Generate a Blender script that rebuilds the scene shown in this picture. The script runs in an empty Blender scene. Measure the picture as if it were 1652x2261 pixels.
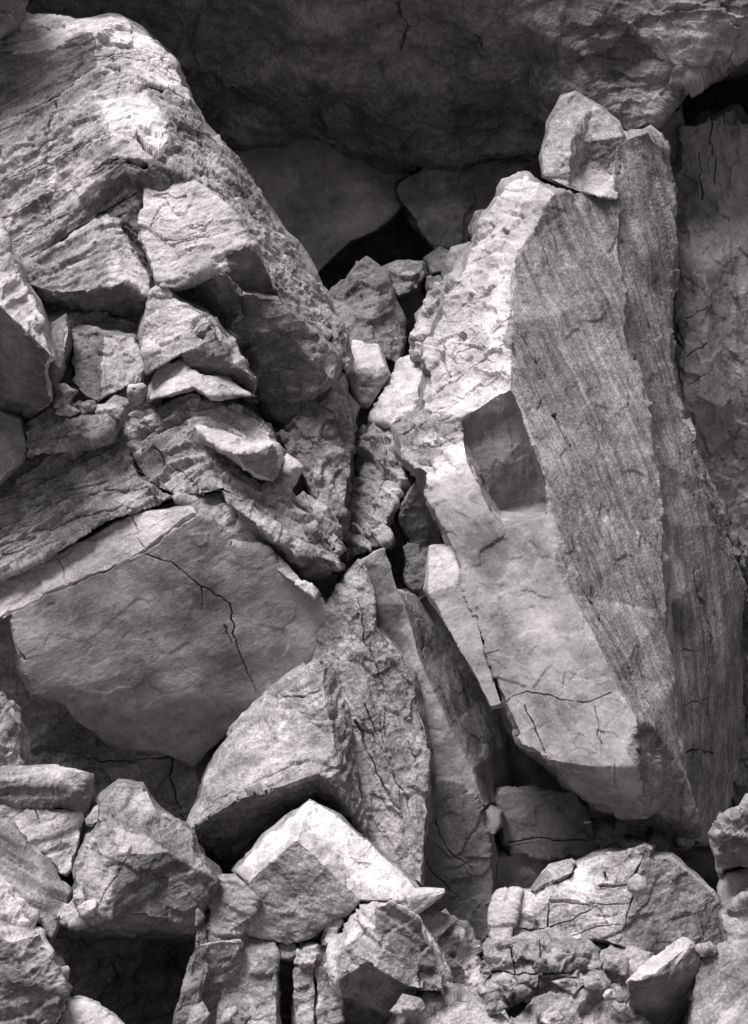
import bpy, math
import numpy as np
from mathutils import Vector
from mathutils.geometry import tessellate_polygon, delaunay_2d_cdt

# ------------------------------------------------------------------ camera
scene = bpy.context.scene
CAM = np.array((0.0, -20.0, 4.2))
AIM = np.array((0.0, 0.0, 5.0))
cam_data = bpy.data.cameras.new('camera')
cam = bpy.data.objects.new('camera', cam_data)
scene.collection.objects.link(cam)
cam.location = CAM
cam.rotation_euler = Vector(AIM - CAM).to_track_quat('-Z', 'Y').to_euler()
cam_data.sensor_fit = 'VERTICAL'
cam_data.sensor_height = 24.0
FRAME_H = 10.0
cam_data.lens = 12.0 / (FRAME_H / 2 / np.linalg.norm(AIM - CAM))
cam_data.clip_end = 3000.0
scene.camera = cam

# ------------------------------------------------------------------ light
SUN_EL, SUN_AZ = 62.0, 38.0          # degrees; azimuth from straight behind the camera, to the left
world = bpy.data.worlds.new('World')
scene.world = world
world.use_nodes = True
wn, wl = world.node_tree.nodes, world.node_tree.links
wn.clear()
w_out = wn.new('ShaderNodeOutputWorld')
w_bg = wn.new('ShaderNodeBackground')
w_sky = wn.new('ShaderNodeTexSky')
w_sky.sky_type = 'NISHITA'
w_sky.sun_disc = False
w_sky.sun_elevation = math.radians(SUN_EL)
w_sky.sun_rotation = math.radians(180 + SUN_AZ)
w_sky.dust_density = 4.0
w_bw = wn.new('ShaderNodeHueSaturation')      # a black-and-white photograph: the sky gives neutral light
w_bw.inputs['Saturation'].default_value = 0.0
wl.new(w_sky.outputs[0], w_bw.inputs['Color'])
wl.new(w_bw.outputs[0], w_bg.inputs['Color'])
wl.new(w_bg.outputs[0], w_out.inputs['Surface'])
w_bg.inputs['Strength'].default_value = 0.05

sun_data = bpy.data.lights.new('sun', 'SUN')
sun_data.energy = 4.6
sun_data.angle = math.radians(26)
sun_data.color = (1.0, 0.98, 0.96)
sun = bpy.data.objects.new('sun', sun_data)
scene.collection.objects.link(sun)
_e, _a = math.radians(SUN_EL), math.radians(SUN_AZ)
to_sun = Vector((-math.sin(_a) * math.cos(_e), -math.cos(_a) * math.cos(_e), math.sin(_e)))
sun.rotation_euler = to_sun.to_track_quat('Z', 'Y').to_euler()
sun.location = (0, -10, 30)

scene.view_settings.view_transform = 'Standard'
scene.view_settings.look = 'None'
scene.view_settings.gamma = 1.0
scene.view_settings.use_curve_mapping = False
scene.view_settings.exposure = 0.2
scene.cycles.max_bounces = 4
scene.cycles.diffuse_bounces = 3
scene.cycles.use_denoising = True

# ------------------------------------------------------------------ pixel grid <-> world
# the photograph is measured on a 1652 x 2261 grid
GW, GH = 1652.0, 2261.0
fwd = (AIM - CAM) / np.linalg.norm(AIM - CAM)
rgt = np.array((1.0, 0.0, 0.0))
upv = np.cross(rgt, fwd)
K = FRAME_H / np.linalg.norm(AIM - CAM) / GH

def rays(px):
    px = np.asarray(px, float)
    d = fwd + np.outer((px[:, 0] - GW / 2) * K, rgt) - np.outer((px[:, 1] - GH / 2) * K, upv)
    return d / d[:, 1:2]                       # one metre of depth along world Y

def to_px(P):
    q = P - CAM
    w = q @ fwd
    return np.stack((q @ rgt / w / K + GW / 2, -(q @ upv) / w / K + GH / 2), 1)

# ------------------------------------------------------------------ noise in numpy
def _hash(ix, iy, iz, s):
    h = ix * np.uint32(73856093)
    h ^= iy * np.uint32(19349663)
    h ^= iz * np.uint32(83492791)
    h ^= np.uint32((int(s) * 2654435761) & 0xFFFFFFFF)
    h ^= h >> np.uint32(16)
    h *= np.uint32(0x45d9f3b)
    h ^= h >> np.uint32(16)
    h *= np.uint32(0x45d9f3b)
    h ^= h >> np.uint32(16)
    return h

def rnd(ix, iy, iz, s):
    return (_hash(ix, iy, iz, s) >> np.uint32(8)).astype(np.float32) * np.float32(1 / 16777215.0)

def cells(p):
    i = np.floor(p)
    return i.astype(np.int64).astype(np.uint32), (p - i).astype(np.float32)

def vnoise(p, s=0):
    """smooth value noise in -1..1"""
    i, f = cells(p)
    f = f * f * f * (f * (f * 6 - 15) + 10)
    r = 0
    x, y, z = i[:, 0], i[:, 1], i[:, 2]
    one = np.uint32(1)
    for a in (0, 1):
        wx = f[:, 0] if a else 1 - f[:, 0]
        xa = x + one if a else x
        for b in (0, 1):
            wxy = wx * (f[:, 1] if b else 1 - f[:, 1])
            yb = y + one if b else y
            r = r + wxy * (1 - f[:, 2]) * rnd(xa, yb, z, s)
            r = r + wxy * f[:, 2] * rnd(xa, yb, z + one, s)
    return (r * 2 - 1).astype(np.float64)

def fbm(p, octv=4, s=0, gain=0.5):
    r, a = 0, 1.0
    for o in range(octv):
        r = r + a * vnoise(p * 2.03 ** o + 17.3 * o, s + o)
        a *= gain
    return r

def chips(p, s=0, tilt=1.0):
    """broken facets: each cell is a flat patch, offset and tilted its own way"""
    i0, f = cells(p - 0.5)
    best = np.full(len(p), 1e9, np.float32)
    val = np.zeros(len(p), np.float32)
    one = np.uint32(1)
    for a in (0, 1):
        ix = i0[:, 0] + one if a else i0[:, 0]
        for b in (0, 1):
            iy = i0[:, 1] + one if b else i0[:, 1]
            for c in (0, 1):
                iz = i0[:, 2] + one if c else i0[:, 2]
                h = _hash(ix, iy, iz, s)
                j = np.stack(((h & np.uint32(1023)), ((h >> np.uint32(10)) & np.uint32(1023)), ((h >> np.uint32(20)) & np.uint32(1023))), 1).astype(np.float32) / 1023.0
                q = f + np.float32(0.5) - np.array((a, b, c), np.float32) - (0.12 + 0.76 * j)
                d = (q * q).sum(1)
                m = d < best
                best[m] = d[m]
                hm = _hash(h[m], iy[m], iz[m], s + 3)
                g = np.stack(((hm & np.uint32(255)), ((hm >> np.uint32(8)) & np.uint32(255)), ((hm >> np.uint32(16)) & np.uint32(255))), 1).astype(np.float32) / 127.5 - 1
                val[m] = (hm >> np.uint32(24)).astype(np.float32) / 127.5 - 1 + tilt * (g * q[m]).sum(1)
    return val.astype(np.float64)

# ------------------------------------------------------------------ materials
def rock_material(name, dark, mid, light, streak=0.5, blotch=0.5, lichen=0.3, grain=0.5, bump=0.5, stretch=3.0, along=1.0, tint=(1.0, 0.94, 1.0)):
    m = bpy.data.materials.new(name)
    m.use_nodes = True
    nt = m.node_tree
    N, L = nt.nodes, nt.links
    bsdf = N['Principled BSDF']
    bsdf.inputs['Roughness'].default_value = 0.88
    bsdf.inputs['Specular IOR Level'].default_value = 0.25

    def col(v):
        return (v * tint[0], v * tint[1], v * tint[2], 1)

    def math_(op, a, b, clamp=False):
        n = N.new('ShaderNodeMath'); n.operation = op; n.use_clamp = clamp
        for k, v in enumerate((a, b)):
            if isinstance(v, (int, float)): n.inputs[k].default_value = v
            else: L.new(v, n.inputs[k])
        return n.outputs[0]

    at = N.new('ShaderNodeAttribute'); at.attribute_name = 'bed'
    mp = N.new('ShaderNodeMapping'); mp.inputs['Scale'].default_value = (along, along, stretch)
    L.new(at.outputs['Vector'], mp.inputs['Vector'])

    def noise(vec, scale, detail, rough=0.6, dist=0.0):
        n = N.new('ShaderNodeTexNoise')
        n.inputs['Scale'].default_value = scale; n.inputs['Detail'].default_value = detail
        n.inputs['Roughness'].default_value = rough; n.inputs['Distortion'].default_value = dist
        L.new(vec, n.inputs['Vector'])
        return n.outputs['Fac']

    v0, v1 = at.outputs['Vector'], mp.outputs['Vector']
    n_big = noise(v0, 1.3, 5, 0.62)
    n_str = noise(v1, 2.2, 6, 0.62)
    n_spk = noise(v0, 34.0, 2, 0.7)
    n_mid = noise(v0, 7.0, 3, 0.65)
    s = math_('MULTIPLY', math_('SUBTRACT', n_big, 0.5), blotch * 2.2)
    s = math_('ADD', s, math_('MULTIPLY', math_('SUBTRACT', n_str, 0.5), streak * 2.4))
    s = math_('ADD', s, math_('MULTIPLY', math_('SUBTRACT', n_mid, 0.5), 0.7))
    s = math_('ADD', s, math_('MULTIPLY', math_('SUBTRACT', n_spk, 0.5), grain * 1.3))
    s = math_('ADD', s, 0.5, True)
    ramp = N.new('ShaderNodeValToRGB')
    e = ramp.color_ramp.elements
    e[0].position = 0.05; e[0].color = col(dark)
    e[1].position = 0.95; e[1].color = col(light)
    k = e.new(0.5); k.color = col(mid)
    L.new(s, ramp.inputs['Fac'])
    # pale crusts with ragged outlines
    n_lic = noise(v0, 2.9, 5, 0.68)
    lr = N.new('ShaderNodeValToRGB')
    lr.color_ramp.elements[0].position = 0.60; lr.color_ramp.elements[1].position = 0.66
    L.new(n_lic, lr.inputs['Fac'])
    mx = N.new('ShaderNodeMix'); mx.data_type = 'RGBA'
    L.new(math_('MULTIPLY', lr.outputs['Color'], lichen), mx.inputs[0])
    L.new(ramp.outputs['Color'], mx.inputs[6])
    mx.inputs[7].default_value = col(min(0.75, light * 1.25))
    # real marks together with painted highlights and shade, as a colour multiplier
    tn = N.new('ShaderNodeAttribute'); tn.attribute_name = 'stain_shading'
    mul = N.new('ShaderNodeMix'); mul.data_type = 'RGBA'; mul.blend_type = 'MULTIPLY'
    mul.inputs[0].default_value = 1.0
    L.new(mx.outputs[2], mul.inputs[6]); L.new(tn.outputs['Color'], mul.inputs[7])
    L.new(mul.outputs[2], bsdf.inputs['Base Color'])
    # fine relief
    n_b1 = noise(v0, 16.0, 4, 0.7)
    n_b2 = noise(v1, 7.0, 3, 0.65)
    h = math_('ADD', math_('MULTIPLY', n_b1, 1.0), math_('MULTIPLY', n_b2, 0.9 * streak + 0.3))
    bp = N.new('ShaderNodeBump'); bp.inputs['Strength'].default_value = bump; bp.inputs['Distance'].default_value = 0.05
    L.new(h, bp.inputs['Height']); L.new(bp.outputs['Normal'], bsdf.inputs['Normal'])
    return m

MATS = {
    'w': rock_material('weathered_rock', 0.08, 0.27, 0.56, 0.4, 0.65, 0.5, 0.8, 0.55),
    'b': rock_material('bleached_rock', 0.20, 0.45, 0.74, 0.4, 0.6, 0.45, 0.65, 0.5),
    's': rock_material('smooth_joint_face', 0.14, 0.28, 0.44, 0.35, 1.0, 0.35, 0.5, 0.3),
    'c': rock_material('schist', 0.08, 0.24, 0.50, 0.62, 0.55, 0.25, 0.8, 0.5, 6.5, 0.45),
    'd': rock_material('stained_shaded_rock', 0.06, 0.15, 0.30, 0.3, 0.9, 0.2, 0.4, 0.4),  # dark tone; on some undersides and fronts it stands in for shade
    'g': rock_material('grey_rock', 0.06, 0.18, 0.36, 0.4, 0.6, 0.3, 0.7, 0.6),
}
MAT_KEYS = list(MATS)

# ------------------------------------------------------------------ rock builder
def refine(V, T, tag, target):
    """longest-edge bisection until every edge is shorter than target(midpoints, tag)"""
    for _ in range(60):
        E = np.concatenate((T[:, [0, 1]], T[:, [1, 2]], T[:, [2, 0]]))
        Es = np.sort(E, 1)
        key = Es[:, 0].astype(np.int64) * (len(V) + 1) + Es[:, 1]
        uk, first, inv = np.unique(key, return_index=True, return_inverse=True)
        ue = Es[first]
        ln = np.linalg.norm(V[ue[:, 0]] - V[ue[:, 1]], axis=1)
        pj = np.linalg.norm(to_px(V[ue[:, 0]]) - to_px(V[ue[:, 1]]), axis=1) * K * 20.0
        n = len(T)
        te = inv.reshape(3, n).T                      # edge ids of each triangle
        tl = ln[te]
        lim = np.full(len(ue), 1e9)
        tt = np.tile(tag, 3)
        fine = np.zeros(len(ue), bool)
        fine[inv[tt >= 0]] = True                     # touches a front face
        side = np.zeros(len(ue), bool)
        side[inv[tt == -1]] = True
        lim = target(0.5 * (V[ue[:, 0]] + V[ue[:, 1]]), fine, side)
        ratio = np.maximum(pj, ln * 0.4) / lim
        longest = te[np.arange(n), np.argmax(tl + 1e-9 * te, axis=1)]
        need = (ratio[te] > 1).any(1)
        mark = np.zeros(len(ue), bool)
        mark[longest[need]] = True
        if not mark.any():
            break
        mid = np.full(len(ue), -1)
        mid[mark] = len(V) + np.arange(mark.sum())
        V = np.concatenate((V, 0.5 * (V[ue[mark, 0]] + V[ue[mark, 1]])))
        mm = mark[te]
        cnt = mm.sum(1)
        outT, outG = [T[cnt == 0]], [tag[cnt == 0]]
        for c in (1, 2, 3):
            sel = np.where(cnt == c)[0]
            if not len(sel):
                continue
            t, e, k, g = T[sel], te[sel], mm[sel], tag[sel]
            if c == 1:
                r = np.argmax(k, 1)
            elif c == 2:
                r = (np.argmin(k, 1) + 1) % 3         # edges r and r+1 are marked
            else:
                r = np.zeros(len(sel), int)
            ar = np.arange(len(sel))
            A, B, C = t[ar, r], t[ar, (r + 1) % 3], t[ar, (r + 2) % 3]
            m0, m1, m2 = mid[e[ar, r]], mid[e[ar, (r + 1) % 3]], mid[e[ar, (r + 2) % 3]]
            if c == 1:
                new = [(A, m0, C), (m0, B, C)]
            elif c == 2:
                new = [(m0, B, m1), (A, m0, m1), (A, m1, C)]
            else:
                new = [(A, m0, m2), (m0, B, m1), (m2, m1, C), (m0, m1, m2)]
            for q in new:
                outT.append(np.stack(q, 1)); outG.append(g)
        T, tag = np.concatenate(outT), np.concatenate(outG)
    return V, T, tag

def gather(idx, vals, n):
    return np.stack([np.bincount(idx, vals[:, k], n) for k in range(3)], 1)

def vertex_normals(V, T):
    fn = np.cross(V[T[:, 1]] - V[T[:, 0]], V[T[:, 2]] - V[T[:, 0]])
    n = gather(T.T.ravel(), np.concatenate((fn, fn, fn)), len(V))
    return n / (np.linalg.norm(n, axis=1, keepdims=True) + 1e-12)

def neighbour_mean(X, T):
    i = T.T.ravel()
    a = np.concatenate((i, i))
    b = np.concatenate((np.roll(T, -1, 1).T.ravel(), np.roll(T, 1, 1).T.ravel()))
    return gather(a, X[b], len(X)) / np.maximum(np.bincount(a, minlength=len(X)), 1)[:, None]

def seg_dist(q, line, reach=40.0):
    d = np.full(len(q), 1e9)
    line = np.asarray(line, float)
    lo, hi = line.min(0) - reach, line.max(0) + reach
    sel = np.where((q[:, 0] > lo[0]) & (q[:, 0] < hi[0]) & (q[:, 1] > lo[1]) & (q[:, 1] < hi[1]))[0]
    if not len(sel):
        return d
    p = q[sel]
    best = np.full(len(p), 1e18)
    for a, b in zip(line[:-1], line[1:]):
        ab = b - a
        r = p - a
        t = np.clip((r @ ab) / (ab @ ab + 1e-9), 0, 1)
        r = r - t[:, None] * ab
        best = np.minimum(best, r[:, 0] ** 2 + r[:, 1] ** 2)
    d[sel] = np.sqrt(best)
    return d

DETAIL = 1.0
CHIP_W = {'w': 1.15, 'b': 1.0, 's': 0.35, 'c': 0.22, 'd': 0.8, 'g': 1.0}    # how broken each kind of face is
STATS = []
COUNT = [0]

def inside(q, poly):
    poly = np.array(poly, float)
    r = np.zeros(len(q), bool)
    for (x1, y1), (x2, y2) in zip(poly, np.roll(poly, -1, 0)):
        c = ((y1 > q[:, 1]) != (y2 > q[:, 1])) & (q[:, 0] < (x2 - x1) * (q[:, 1] - y1) / (y2 - y1 + 1e-12) + x1)
        r ^= c
    return r

def link_mesh(name, V, T, mat_idx, bed, stain_shading, origin, mats=None, smooth=True):
    me = bpy.data.meshes.new(name)
    me.vertices.add(len(V)); me.loops.add(3 * len(T)); me.polygons.add(len(T))
    me.vertices.foreach_set('co', (V - origin).astype(np.float32).ravel())
    me.loops.foreach_set('vertex_index', T.astype(np.int32).ravel())
    me.polygons.foreach_set('loop_start', (np.arange(len(T)) * 3).astype(np.int32))
    for k in (mats or MAT_KEYS):
        me.materials.append(MATS[k])
    me.polygons.foreach_set('material_index', mat_idx.astype(np.int32))
    me.update()
    me.polygons.foreach_set('use_smooth', np.full(len(T), smooth))
    a = me.attributes.new('bed', 'FLOAT_VECTOR', 'POINT'); a.data.foreach_set('vector', bed.astype(np.float32).ravel())
    c = np.ones((len(V), 4), np.float32); c[:, :3] = stain_shading[:, None]
    a = me.attributes.new('stain_shading', 'FLOAT_COLOR', 'POINT'); a.data.foreach_set('color', c.ravel())
    me.validate()
    o = bpy.data.objects.new(name, me)
    scene.collection.objects.link(o)
    o.location = origin
    return o

def bed_coords(P, sn, fold):
    """coordinates in the frame of the rock's layering: third axis runs across the beds"""
    if fold is not None:
        x0, slope, lean = fold
        h = (P[:, 2] + slope * np.abs(P[:, 0] - x0) + lean * P[:, 1]) / math.sqrt(1 + slope * slope)
        return np.stack((P[:, 0], P[:, 1], h), 1)
    sn = np.array(sn, float); sn /= np.linalg.norm(sn)
    a = np.cross(sn, (0.3, 1.0, 0.2)); a /= np.linalg.norm(a)
    b = np.cross(sn, a)
    return np.stack((P @ a, P @ b, P @ sn), 1)

def rock(name, label, category, pts, faces, Y, back=2.0, pins=None, sn=(-0.35, -0.35, 0.87), fold=None,
         chip=0.035, chip_size=0.45, ledge=0.012, ledge_f=4.0, wave=0.03, rough=0.008, soft=1,
         cracks=(), stains_shading=(), group=None, shrink=0.3, coarse=1.0, parent=None, dome=0.45, depths=None, flat=1.35, lump=0.0, flare=9.0, wander=13.0, jitter=1.0, beds=None):
    chip = min(chip, chip_size * 0.17)
    """pts: corners on the photograph grid; faces: (corner indices, which way the face looks, material).
    The depth of every corner follows from the face directions; the rock is closed behind and broken up."""
    COUNT[0] += 1
    seed = COUNT[0] * 31
    if len(faces) == 1 and dome:
        idx = [int(k) for k in faces[0][0].split()]
        m0 = len(idx); k0 = len(pts)
        rs = np.random.RandomState(seed)
        P0 = np.array([pts[i] for i in idx], float)
        size = np.ptp(P0, axis=0).max()
        def area(q):
            q = np.array(q); return 0.5 * np.sum(q[:, 0] * np.roll(q[:, 1], -1) - np.roll(q[:, 0], -1) * q[:, 1])
        sg = np.sign(area(P0))
        for attempt in range(40):
            low = .5 + .011 * attempt
            c = P0.mean(0) + rs.uniform(-.08, .08, 2) * size
            inner = c + (P0 - c) * rs.uniform(low, min(low + .28, .95), m0)[:, None]
            quads = [(P0[k], P0[(k + 1) % m0], inner[(k + 1) % m0], inner[k]) for k in range(m0)]
            good = all(sg * area((q[0], q[1], q[2])) > 1 and sg * area((q[0], q[2], q[3])) > 1 and sg * area((q[0], q[1], q[3])) > 1 and sg * area((q[1], q[2], q[3])) > 1 for q in quads)
            if good: break
        if good:
            pts = list(pts) + [tuple(q) for q in inner]
            nf = np.array(faces[0][1], float); nf /= np.linalg.norm(nf)
            new = [(' '.join(str(k0 + k) for k in range(m0)), tuple(nf), faces[0][2], 2.0)]
            for k in range(m0):
                e = P0[(k + 1) % m0] - P0[k]
                o2 = np.array((e[1], -e[0])) * sg; o2 = o2 / (np.linalg.norm(o2) + 1e-9)
                kk = dome * rs.uniform(.5, 1.3)
                new.append(('%d %d %d %d' % (idx[k], idx[(k + 1) % m0], k0 + (k + 1) % m0, k0 + k), tuple(nf + kk * np.array((o2[0], 0, -o2[1]))), faces[0][2]))
            faces = new
        else:
            print('no dome:', label)
    pts = np.array(pts, float)
    n = len(pts)
    D = rays(pts)
    t0 = Y - CAM[1]
    rows, rhs = [], []
    fl = []
    for f in faces:
        idx = [int(k) for k in f[0].split()]
        nn = np.array(f[1], float); nn /= np.linalg.norm(nn)
        fl.append((idx, nn, f[2]))
        m = len(idx)
        fw = f[3] if len(f) > 3 else 1.0
        for q in range(m):
            i, j = idx[q], idx[(q + 1) % m]
            r = np.zeros(n); r[i] += fw * (nn @ D[i]); r[j] -= fw * (nn @ D[j])
            rows.append(r); rhs.append(0)
    for i in range(n):
        r = np.zeros(n); r[i] = 0 if depths else 0.04; rows.append(r); rhs.append(0 if depths else 0.04 * t0)
    if not depths:
        r = np.full(n, 1.0 / n); rows.append(r * 3); rhs.append(3 * t0)
    for i, yy in (pins or {}).items():
        r = np.zeros(n); r[i] = 4; rows.append(r); rhs.append(4 * (yy - CAM[1]))
    for i, yy in enumerate(depths or ()):
        r = np.zeros(n); r[i] = 2; rows.append(r); rhs.append(2 * (yy - CAM[1]))
    t = np.linalg.lstsq(np.array(rows), np.array(rhs), rcond=None)[0]
    P = CAM + t[:, None] * D
    # triangles of the front
    T, tag = [], []
    for idx, nn, mk in fl:
        poly = [Vector((pts[i, 0], -pts[i, 1], 0)) for i in idx]
        tris = None
        try:
            r = delaunay_2d_cdt([Vector((p.x, p.y)) for p in poly], [], [list(range(len(poly)))], 1, 1e-4)
            if len(r[0]) == len(poly) and all(len(q) == 1 for q in r[3]) and len(r[2]) == len(poly) - 2:
                mp_ = [q[0] for q in r[3]]
                tris = [[mp_[k] for k in f] for f in r[2]]
        except Exception:
            tris = None
        if tris is None:
            tris = tessellate_polygon([poly])
        for tri in tris:
            a, b, c = (idx[k] for k in tri)
            s = (pts[b, 0] - pts[a, 0]) * -(pts[c, 1] - pts[a, 1]) + (pts[b, 1] - pts[a, 1]) * (pts[c, 0] - pts[a, 0])
            if s < 0: b, c = c, b
            T.append((a, b, c)); tag.append(MAT_KEYS.index(mk))
    edges = {}
    for a, b, c in T:
        for e in ((a, b), (b, c), (c, a)):
            edges[e] = edges.get(e, 0) + 1
    nxt = {}
    for (a, b) in edges:
        if (b, a) not in edges:
            nxt[a] = b
    start = next(iter(nxt)); loop = [start]
    while nxt[loop[-1]] != start and len(loop) <= len(nxt):
        loop.append(nxt[loop[-1]])
    if len(loop) != len(nxt):
        print('OUTLINE of', label, 'has', len(nxt), 'edges, loop', len(loop))
    # the body behind the outline
    cen = P[loop].mean(0)
    tmax = t[loop].max()
    V = [p for p in P]
    rings = [loop]
    vd = cen - CAM; vd /= np.linalg.norm(vd)
    far = ((P[loop] - CAM) @ vd).max()
    for frac, sh, fl_k in ((0.16, 0.0, 0.7), (0.45, 0.0, 1.0), (1.0, shrink, 1.0)):
        ring = []
        for i in loop:
            own = (P[i] - CAM) @ vd
            depth = (far - own) * frac + back * frac
            ray = (P[i] - CAM) / own
            q = P[i] + ray * depth
            c2 = cen + vd * (((q - cen) @ vd))
            out = q - c2
            q = q - out * sh + out / (np.linalg.norm(out) + 1e-9) * flare * K * 20 * fl_k
            ring.append(len(V)); V.append(q)
        rings.append(ring)
    m = len(loop)
    T2, g2 = [], []
    for lev, (ra, rb) in enumerate(zip(rings[:-1], rings[1:])):
        for k in range(m):
            a, b = ra[k], ra[(k + 1) % m]
            c, d = rb[(k + 1) % m], rb[k]
            T2 += [(b, a, c), (a, d, c)]; g2 += [-1, -1] if lev < 1 else [-2, -2]
    cap = len(V); V.append(np.mean([V[i] for i in rings[-1]], 0) + vd * 0.1)
    for k in range(m):
        T2.append((rings[-1][(k + 1) % m], rings[-1][k], cap)); g2.append(-2)
    main = MAT_KEYS.index(fl[0][2])
    V = np.array(V); T = np.array(T + T2); tag = np.array(tag + g2)
    tris0 = len(T)

    clines = [(np.array(c[0], float), c[1] * (0.62 if c[1] < 6 else 1.0), c[2]) for c in cracks]

    def target(mids, fine, side):
        q = to_px(mids)
        out = (q[:, 0] < -25) | (q[:, 0] > GW + 25) | (q[:, 1] < -25) | (q[:, 1] > GH + 25)
        base = np.full(len(mids), 0.0215 * DETAIL * coarse)
        base = np.where(out, base * 4, base)
        if clines:
            near = np.zeros(len(q), bool)
            for ln, wd, dp in clines:
                near |= seg_dist(q, ln, 20.0) < wd + 3 + 5 * jitter
            base = np.where(near, base * 0.45, base)
        return np.where(fine, base, np.where(side, base * 2, base * 9))

    V, T, tag = refine(V, T, tag, target)
    front = np.zeros(len(V), bool); front[T[tag >= 0].ravel()] = True
    q0 = to_px(V); V0 = V.copy()
    for _ in range(soft):
        V = np.where(front[:, None], 0.5 * V + 0.5 * neighbour_mean(V, T), V)
    N = vertex_normals(V, T)
    for _ in range(4):
        N = 0.4 * N + 0.6 * neighbour_mean(N, T)
    N /= np.linalg.norm(N, axis=1, keepdims=True) + 1e-9
    bed = bed_coords(V, sn, fold)
    off = np.array((seed * 1.37, seed * 0.71, seed * 0.33))
    bs = bed.copy(); bs[:, 2] *= flat
    warp = np.stack([vnoise(V * 2.6 + off + 9 * k, seed + k) for k in range(3)], 1) * 0.16
    ci = T.ravel()
    cw = np.array([CHIP_W[k] for k in MAT_KEYS] + [1.0])[np.repeat(tag, 3)]
    cwt = np.bincount(ci, cw, len(V)) / np.maximum(np.bincount(ci, minlength=len(V)), 1)
    disp = wave * fbm(V * 0.9 + off, 3, seed)
    keep = disp.copy()
    disp += chip * chips((bs + warp) / chip_size + off, seed + 40, 1.1)
    disp += 0.4 * chip * chips((bs + warp * 0.6) / (chip_size * 0.42) + off, seed + 60, 1.1)
    if beds:
        bd, th = beds
        hw = bed[:, 2] + 0.05 * fbm(V * 1.1 + off, 3, seed + 51) + 0.012 * vnoise(V * 6 + off, seed + 52)
        q = np.stack((bed[:, 0] * 0.9, bed[:, 1] * 0.9, hw / th), 1)
        disp += bd * chips(q + off, seed + 53, 0.5) + 0.4 * bd * chips(q * (1.7, 1.7, 2.9) - off, seed + 56, 0.5)
    if lump:
        disp += lump * fbm(V * 1.9 + off, 3, seed + 33)
    if ledge:
        hh = bed[:, 2] * ledge_f + 0.55 * fbm(V * 0.8 + off, 2, seed + 5) + off[2]
        lv = np.stack((bed[:, 0] * 0.35 + off[0], bed[:, 1] * 0.35, hh), 1)
        st = vnoise(lv, seed + 9)
        st2 = vnoise(np.stack((bed[:, 0] * 0.8, bed[:, 1] * 0.8 + off[0], hh * 2.7), 1), seed + 12)
        disp += ledge * (np.tanh(st * 5.0) + 0.6 * np.tanh(st2 * 4.0))
    disp += rough * fbm(V * 11 + off, 3, seed + 20, 0.6)
    pit = vnoise(bs * 9 + off, seed + 30)
    disp -= 1.6 * rough * np.clip(pit - 0.45, 0, 1) * 2
    disp = keep + (disp - keep) * cwt
    for ln, wd, dp in clines:
        sel = np.where(front & (seg_dist(q0, ln) < wd * 2 + 14))[0]
        if not len(sel):
            continue
        Vs = V[sel]
        wob = jitter * np.stack((vnoise(Vs * 3.5 + off, seed + 70), vnoise(Vs * 3.5 - off, seed + 71)), 1) * 7 + jitter * np.stack((vnoise(Vs * 13 + off, seed + 74), vnoise(Vs * 13 - off, seed + 75)), 1) * 4
        wvar = wd * np.clip(0.62 + 0.75 * vnoise(Vs * 3.1 + off, seed + 72) + 0.3 * vnoise(Vs * 9 + off, seed + 73), 0.12, 1.6)
        dd = seg_dist(q0[sel] + wob, ln)
        disp[sel] -= dp * np.clip((1.25 - dd / np.maximum(wvar, 0.5)) * 1.7, 0, 1)
    fade = np.where(front, 1.0, 1.0)
    V = V + N * (disp * fade)[:, None] + np.stack([vnoise(V * 5 + off * 1.3 + 5 * k, seed + 80 + k) for k in range(3)], 1) * rough * 0.8
    stain_shading = np.ones(len(V))
    for (sx, sy, rx, ry, val, *rest) in stains_shading:
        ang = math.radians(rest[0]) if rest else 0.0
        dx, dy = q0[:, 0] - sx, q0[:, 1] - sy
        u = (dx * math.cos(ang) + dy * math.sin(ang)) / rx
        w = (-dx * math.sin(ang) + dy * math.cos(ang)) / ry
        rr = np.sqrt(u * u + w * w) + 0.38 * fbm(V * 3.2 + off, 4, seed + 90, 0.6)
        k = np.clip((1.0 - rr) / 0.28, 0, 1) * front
        stain_shading = stain_shading * (1 + (val - 1) * k)
    lo = V.min(0); origin = np.array((V[:, 0].mean(), V[:, 1].mean(), lo[2]))
    mi = np.where(tag >= 0, tag, main)
    if len(set(f[2] for f in fl)) > 1:                 # let the crusts wander over the edges of the faces
        cpx = q0[T].mean(1); cp = V0[T].mean(1)
        wv = np.stack((fbm(cp * 3.0 + off, 4, seed + 95, 0.6), fbm(cp * 3.0 - off, 4, seed + 99, 0.6)), 1) * wander
        cq = cpx + wv
        for idx, nn, mk in fl:
            m = inside(cq, pts[idx]) & (tag >= 0)
            mi[m] = MAT_KEYS.index(mk)
    used = sorted(set(mi.tolist()))
    remap = np.zeros(len(MAT_KEYS), int)
    for k, u in enumerate(used): remap[u] = k
    o = link_mesh(name, V, T, remap[mi], bed + off * 0.1, stain_shading, origin, [MAT_KEYS[u] for u in used])
    if parent is not None:
        o.parent = parent
        o.location = Vector(origin) - parent.location
    else:
        o['label'] = label; o['category'] = category; o['kind'] = 'thing'
        if group: o['group'] = group
    STATS.append((label, len(T), t.min() + CAM[1], t.max() + CAM[1]))
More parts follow.
